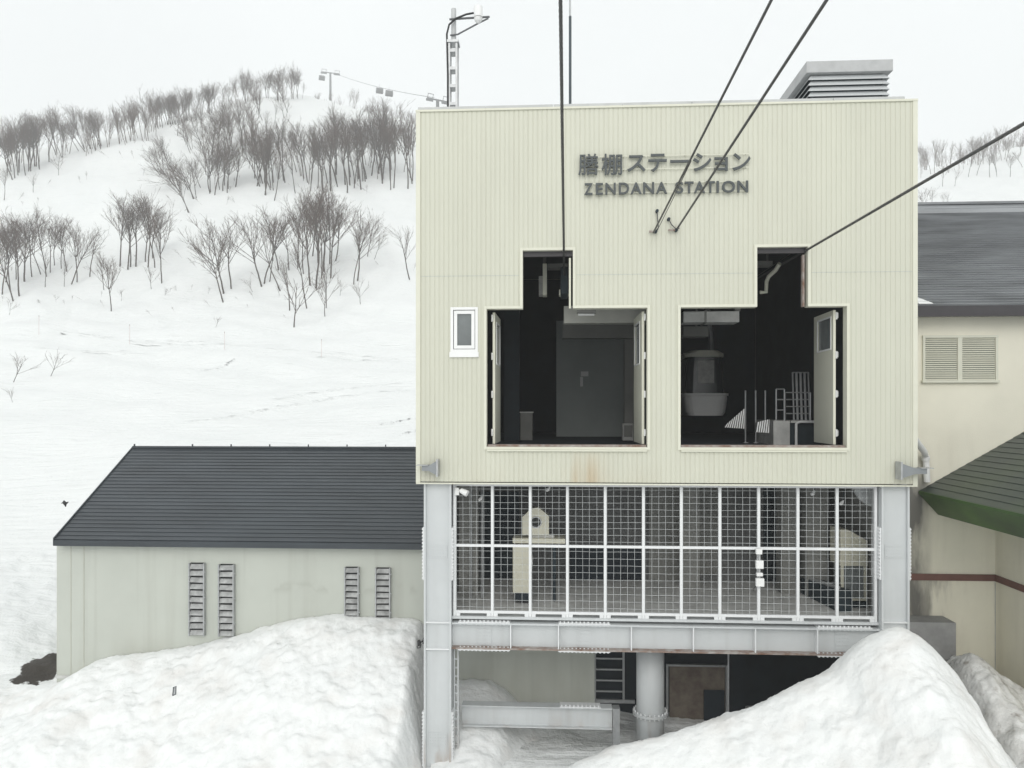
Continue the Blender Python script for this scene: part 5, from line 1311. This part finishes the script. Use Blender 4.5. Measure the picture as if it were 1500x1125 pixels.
def fill(line, n, up, hr, lean=(-12, 4)):
    for k in range(n):
        t = rnd.random() * (len(line) - 1); i = min(len(line) - 2, int(t)); f = t - i
        wood_tree(line[i][0] + (line[i + 1][0] - line[i][0]) * f + rnd.uniform(-5, 5), line[i][1] + (line[i + 1][1] - line[i][1]) * f - rnd.uniform(0, up), rnd.uniform(*hr), None, rnd.uniform(*lean))
fill([(0, 252), (60, 240), (150, 218), (240, 190)], 26, 10, (30, 58))
fill([(130, 225), (190, 200), (250, 188)], 16, 8, (34, 56))
fill([(240, 190), (300, 170), (360, 156), (440, 146)], 26, 4, (24, 44))
fill([(380, 284), (450, 276), (530, 266), (612, 262)], 26, 26, (40, 78))
fill([(300, 296), (340, 262), (380, 248)], 14, 40, (35, 70))
fill([(250, 240), (330, 205), (400, 190)], 14, 20, (18, 40))
fill([(470, 222), (540, 222), (612, 225)], 12, 14, (26, 40))
fill([(60, 245), (150, 226), (240, 196)], 30, 10, (38, 60))
for k in range(90):
    wood_tree(rnd.uniform(0, 612), rnd.uniform(200, 470), rnd.uniform(5, 15), None, rnd.uniform(-60, 30))
fill([(1346, 262), (1420, 248), (1500, 232)], 26, 6, (26, 46), (-5, 5))
wv, wf_, o_ = [], [], 0
for v, f in WOOD:
    wv.append(v); wf_ += [tuple(i_ + o_ for i_ in q) for q in f]; o_ += len(v)
wme = bpy.data.meshes.new("distant_wood"); wme.from_pydata(np.concatenate(wv).tolist(), [], wf_); wme.materials.append(M_twig)
tag(bpy.data.objects.new("distant_wood", wme), "smaller bare trees filling the wooded slope and the foggy far ridges", kind="stuff")
COL.objects.link(bpy.data.objects["distant_wood"])
print("wood verts", o_, "proto verts", [len(p[0].vertices) + len(p[1].vertices) for p in PROTO])
cluster([(1380, 280), (1430, 268), (1500, 262)], 9, 16, (26, 46), [SPARSE, TALL], "thin bare tree on the snow below the foggy ridge", "thin trees below the foggy ridge", (-6, 6))
cluster([(1346, 306), (1390, 304)], 6, 3, (22, 30), [SAPL], "brushy bare shrub showing over the grey roof ridge", "shrubs over the grey roof ridge", (-20, 20))
print("trees", n_tree)

# ------------------------------------------------------------------ chairlift beyond the crest
def lift_tower(px, py_top, py_base, dep, wpx, label, tilt=.0):
    dep = float(fard(dep))
    s = dep / F; b = at(px, py_base, dep); o = empty("lift_tower", b, label, "lift tower", rz=TH)
    h = (py_base - py_top) * s; w = wpx * s
    MB().tube([(0, 0, -1), (0, 0, h)], [.8, .6], 12).build("mast", M_lift, o, local=True)
    Mx = Matrix.Rotation(tilt, 4, 'Y')
    cr = MB().box(-w / 2, w / 2, -.25, .25, h - .1, h + .35, Matrix.Translation((0, 0, h)) @ Mx @ Matrix.Translation((0, 0, -h))); cr.build("crossarm", M_lift, o, local=True)
    for sg_ in (-1, 1):
        M2 = Matrix.Translation((0, 0, h)) @ Mx @ Matrix.Translation((sg_ * w * .36, 0, 0))
        sh = MB().box(-w * .16, w * .16, -.5, .5, -.75, -.12, M2); sh.build("sheave_train", M_lift, o, local=True)
        fr_ = MB()
        for q in (-.12, .12): fr_.box(w * q - .08, w * q + .08, -.1, .1, .36, 2.0, M2)
        fr_.box(-w * .14, w * .14, -.08, .08, 1.86, 2.05, M2); fr_.build("work_frame", M_lift, o, local=True)
lift_tower(484, 107, 152, 285, 27, "tall T shaped chairlift tower standing in the fog beyond the crest", .12)
lift_tower(641, 147, 190, 175, 32, "dark lift tower head rising just behind the tower roof beside the lattice mast", .2)
pA, pB = at(492, 108, float(fard(285))), at(636, 143, float(fard(176)))
hl = [pA.lerp(pB, k / 24) - Vector((0, 0, 1.5 * 4 * (k / 24) * (1 - k / 24))) for k in range(25)]
tag(MB().tube(hl, .11, 6).build("haul_rope", M_lift), "thin sagging haul rope strung between the two lift towers", "rope")
def chair(px, py, dep, s, label, rope_z):
    dep = float(fard(dep))
    b = at(px, py, dep); o = empty("lift_chair", b, label, "lift chair", "chairs on the lift", rz=TH + R(20))
    k = s * dep / F
    MB().tube([(0, 0, .35 * k), (0, 0, .7 * k), (-.02 * k, 0, rope_z * k)], .06, 8).build("hanger", M_lift, o, local=True)
    bub = MB(); n = 8
    prof = [(-.22, -.16), (-.36, .02), (-.36, .26), (-.22, .46), (.04, .54), (.22, .44)]
    prof = [(y * k, z * k) for y, z in prof]; vs = [(x, y, z) for x in (-.46 * k, .46 * k) for y, z in prof]
    m_ = len(prof); bub.add(vs, [(i, i + 1, m_ + i + 1, m_ + i) for i in range(m_ - 1)] + [tuple(range(m_)), tuple(range(m_, 2 * m_))[::-1]])
    bub.build("bubble_hood", mat("smoked bubble", (.10, .10, .10), .3), o, local=True)
    MB().box(-.48 * k, .48 * k, -.1 * k, .24 * k, -.17 * k, -.04 * k).build("seat", M_blk, o, local=True)
    MB().box(-.48 * k, .48 * k, .16 * k, .24 * k, -.03 * k, .32 * k).build("backrest", M_lift, o, local=True)
chair(556, 134.5, 238, 10.5, "dark bubble chair hanging from the haul rope, farther of the close pair", 1.0)
chair(570, 138.5, 226, 11, "dark bubble chair hanging from the haul rope, nearer of the close pair", 1.0)
chair(471.5, 115.5, 288, 9, "pale bubble chair hanging in fog right beside the T shaped tower".replace("right ", ""), .9)

# ------------------------------------------------------------------ mist
_gz = [v.co.z for v in bpy.data.objects['snow_ground'].data.vertices]
print('ground z', min(_gz), max(_gz))
HAZE_LOW, HAZE_TOP = min(_gz) - 1.0, max(max(_gz) + 4, 245)
hz = MB().box(-800, 800, -30, 830, HAZE_LOW, HAZE_TOP)
ho = hz.build("haze", None); ho['kind'] = 'stuff'
hm = bpy.data.materials.new("haze"); hm.use_nodes = True
hn = hm.node_tree; hn.nodes.clear()
h_o = hn.nodes.new("ShaderNodeOutputMaterial"); h_v = hn.nodes.new("ShaderNodeVolumePrincipled")
h_v.inputs['Color'].default_value = (0.97, 0.98, 0.985, 1); h_v.inputs['Density'].default_value = 0.00095; h_v.inputs['Anisotropy'].default_value = 0.0
hn.links.new(h_v.outputs[0], h_o.inputs['Volume'])
ho.data.materials.append(hm)
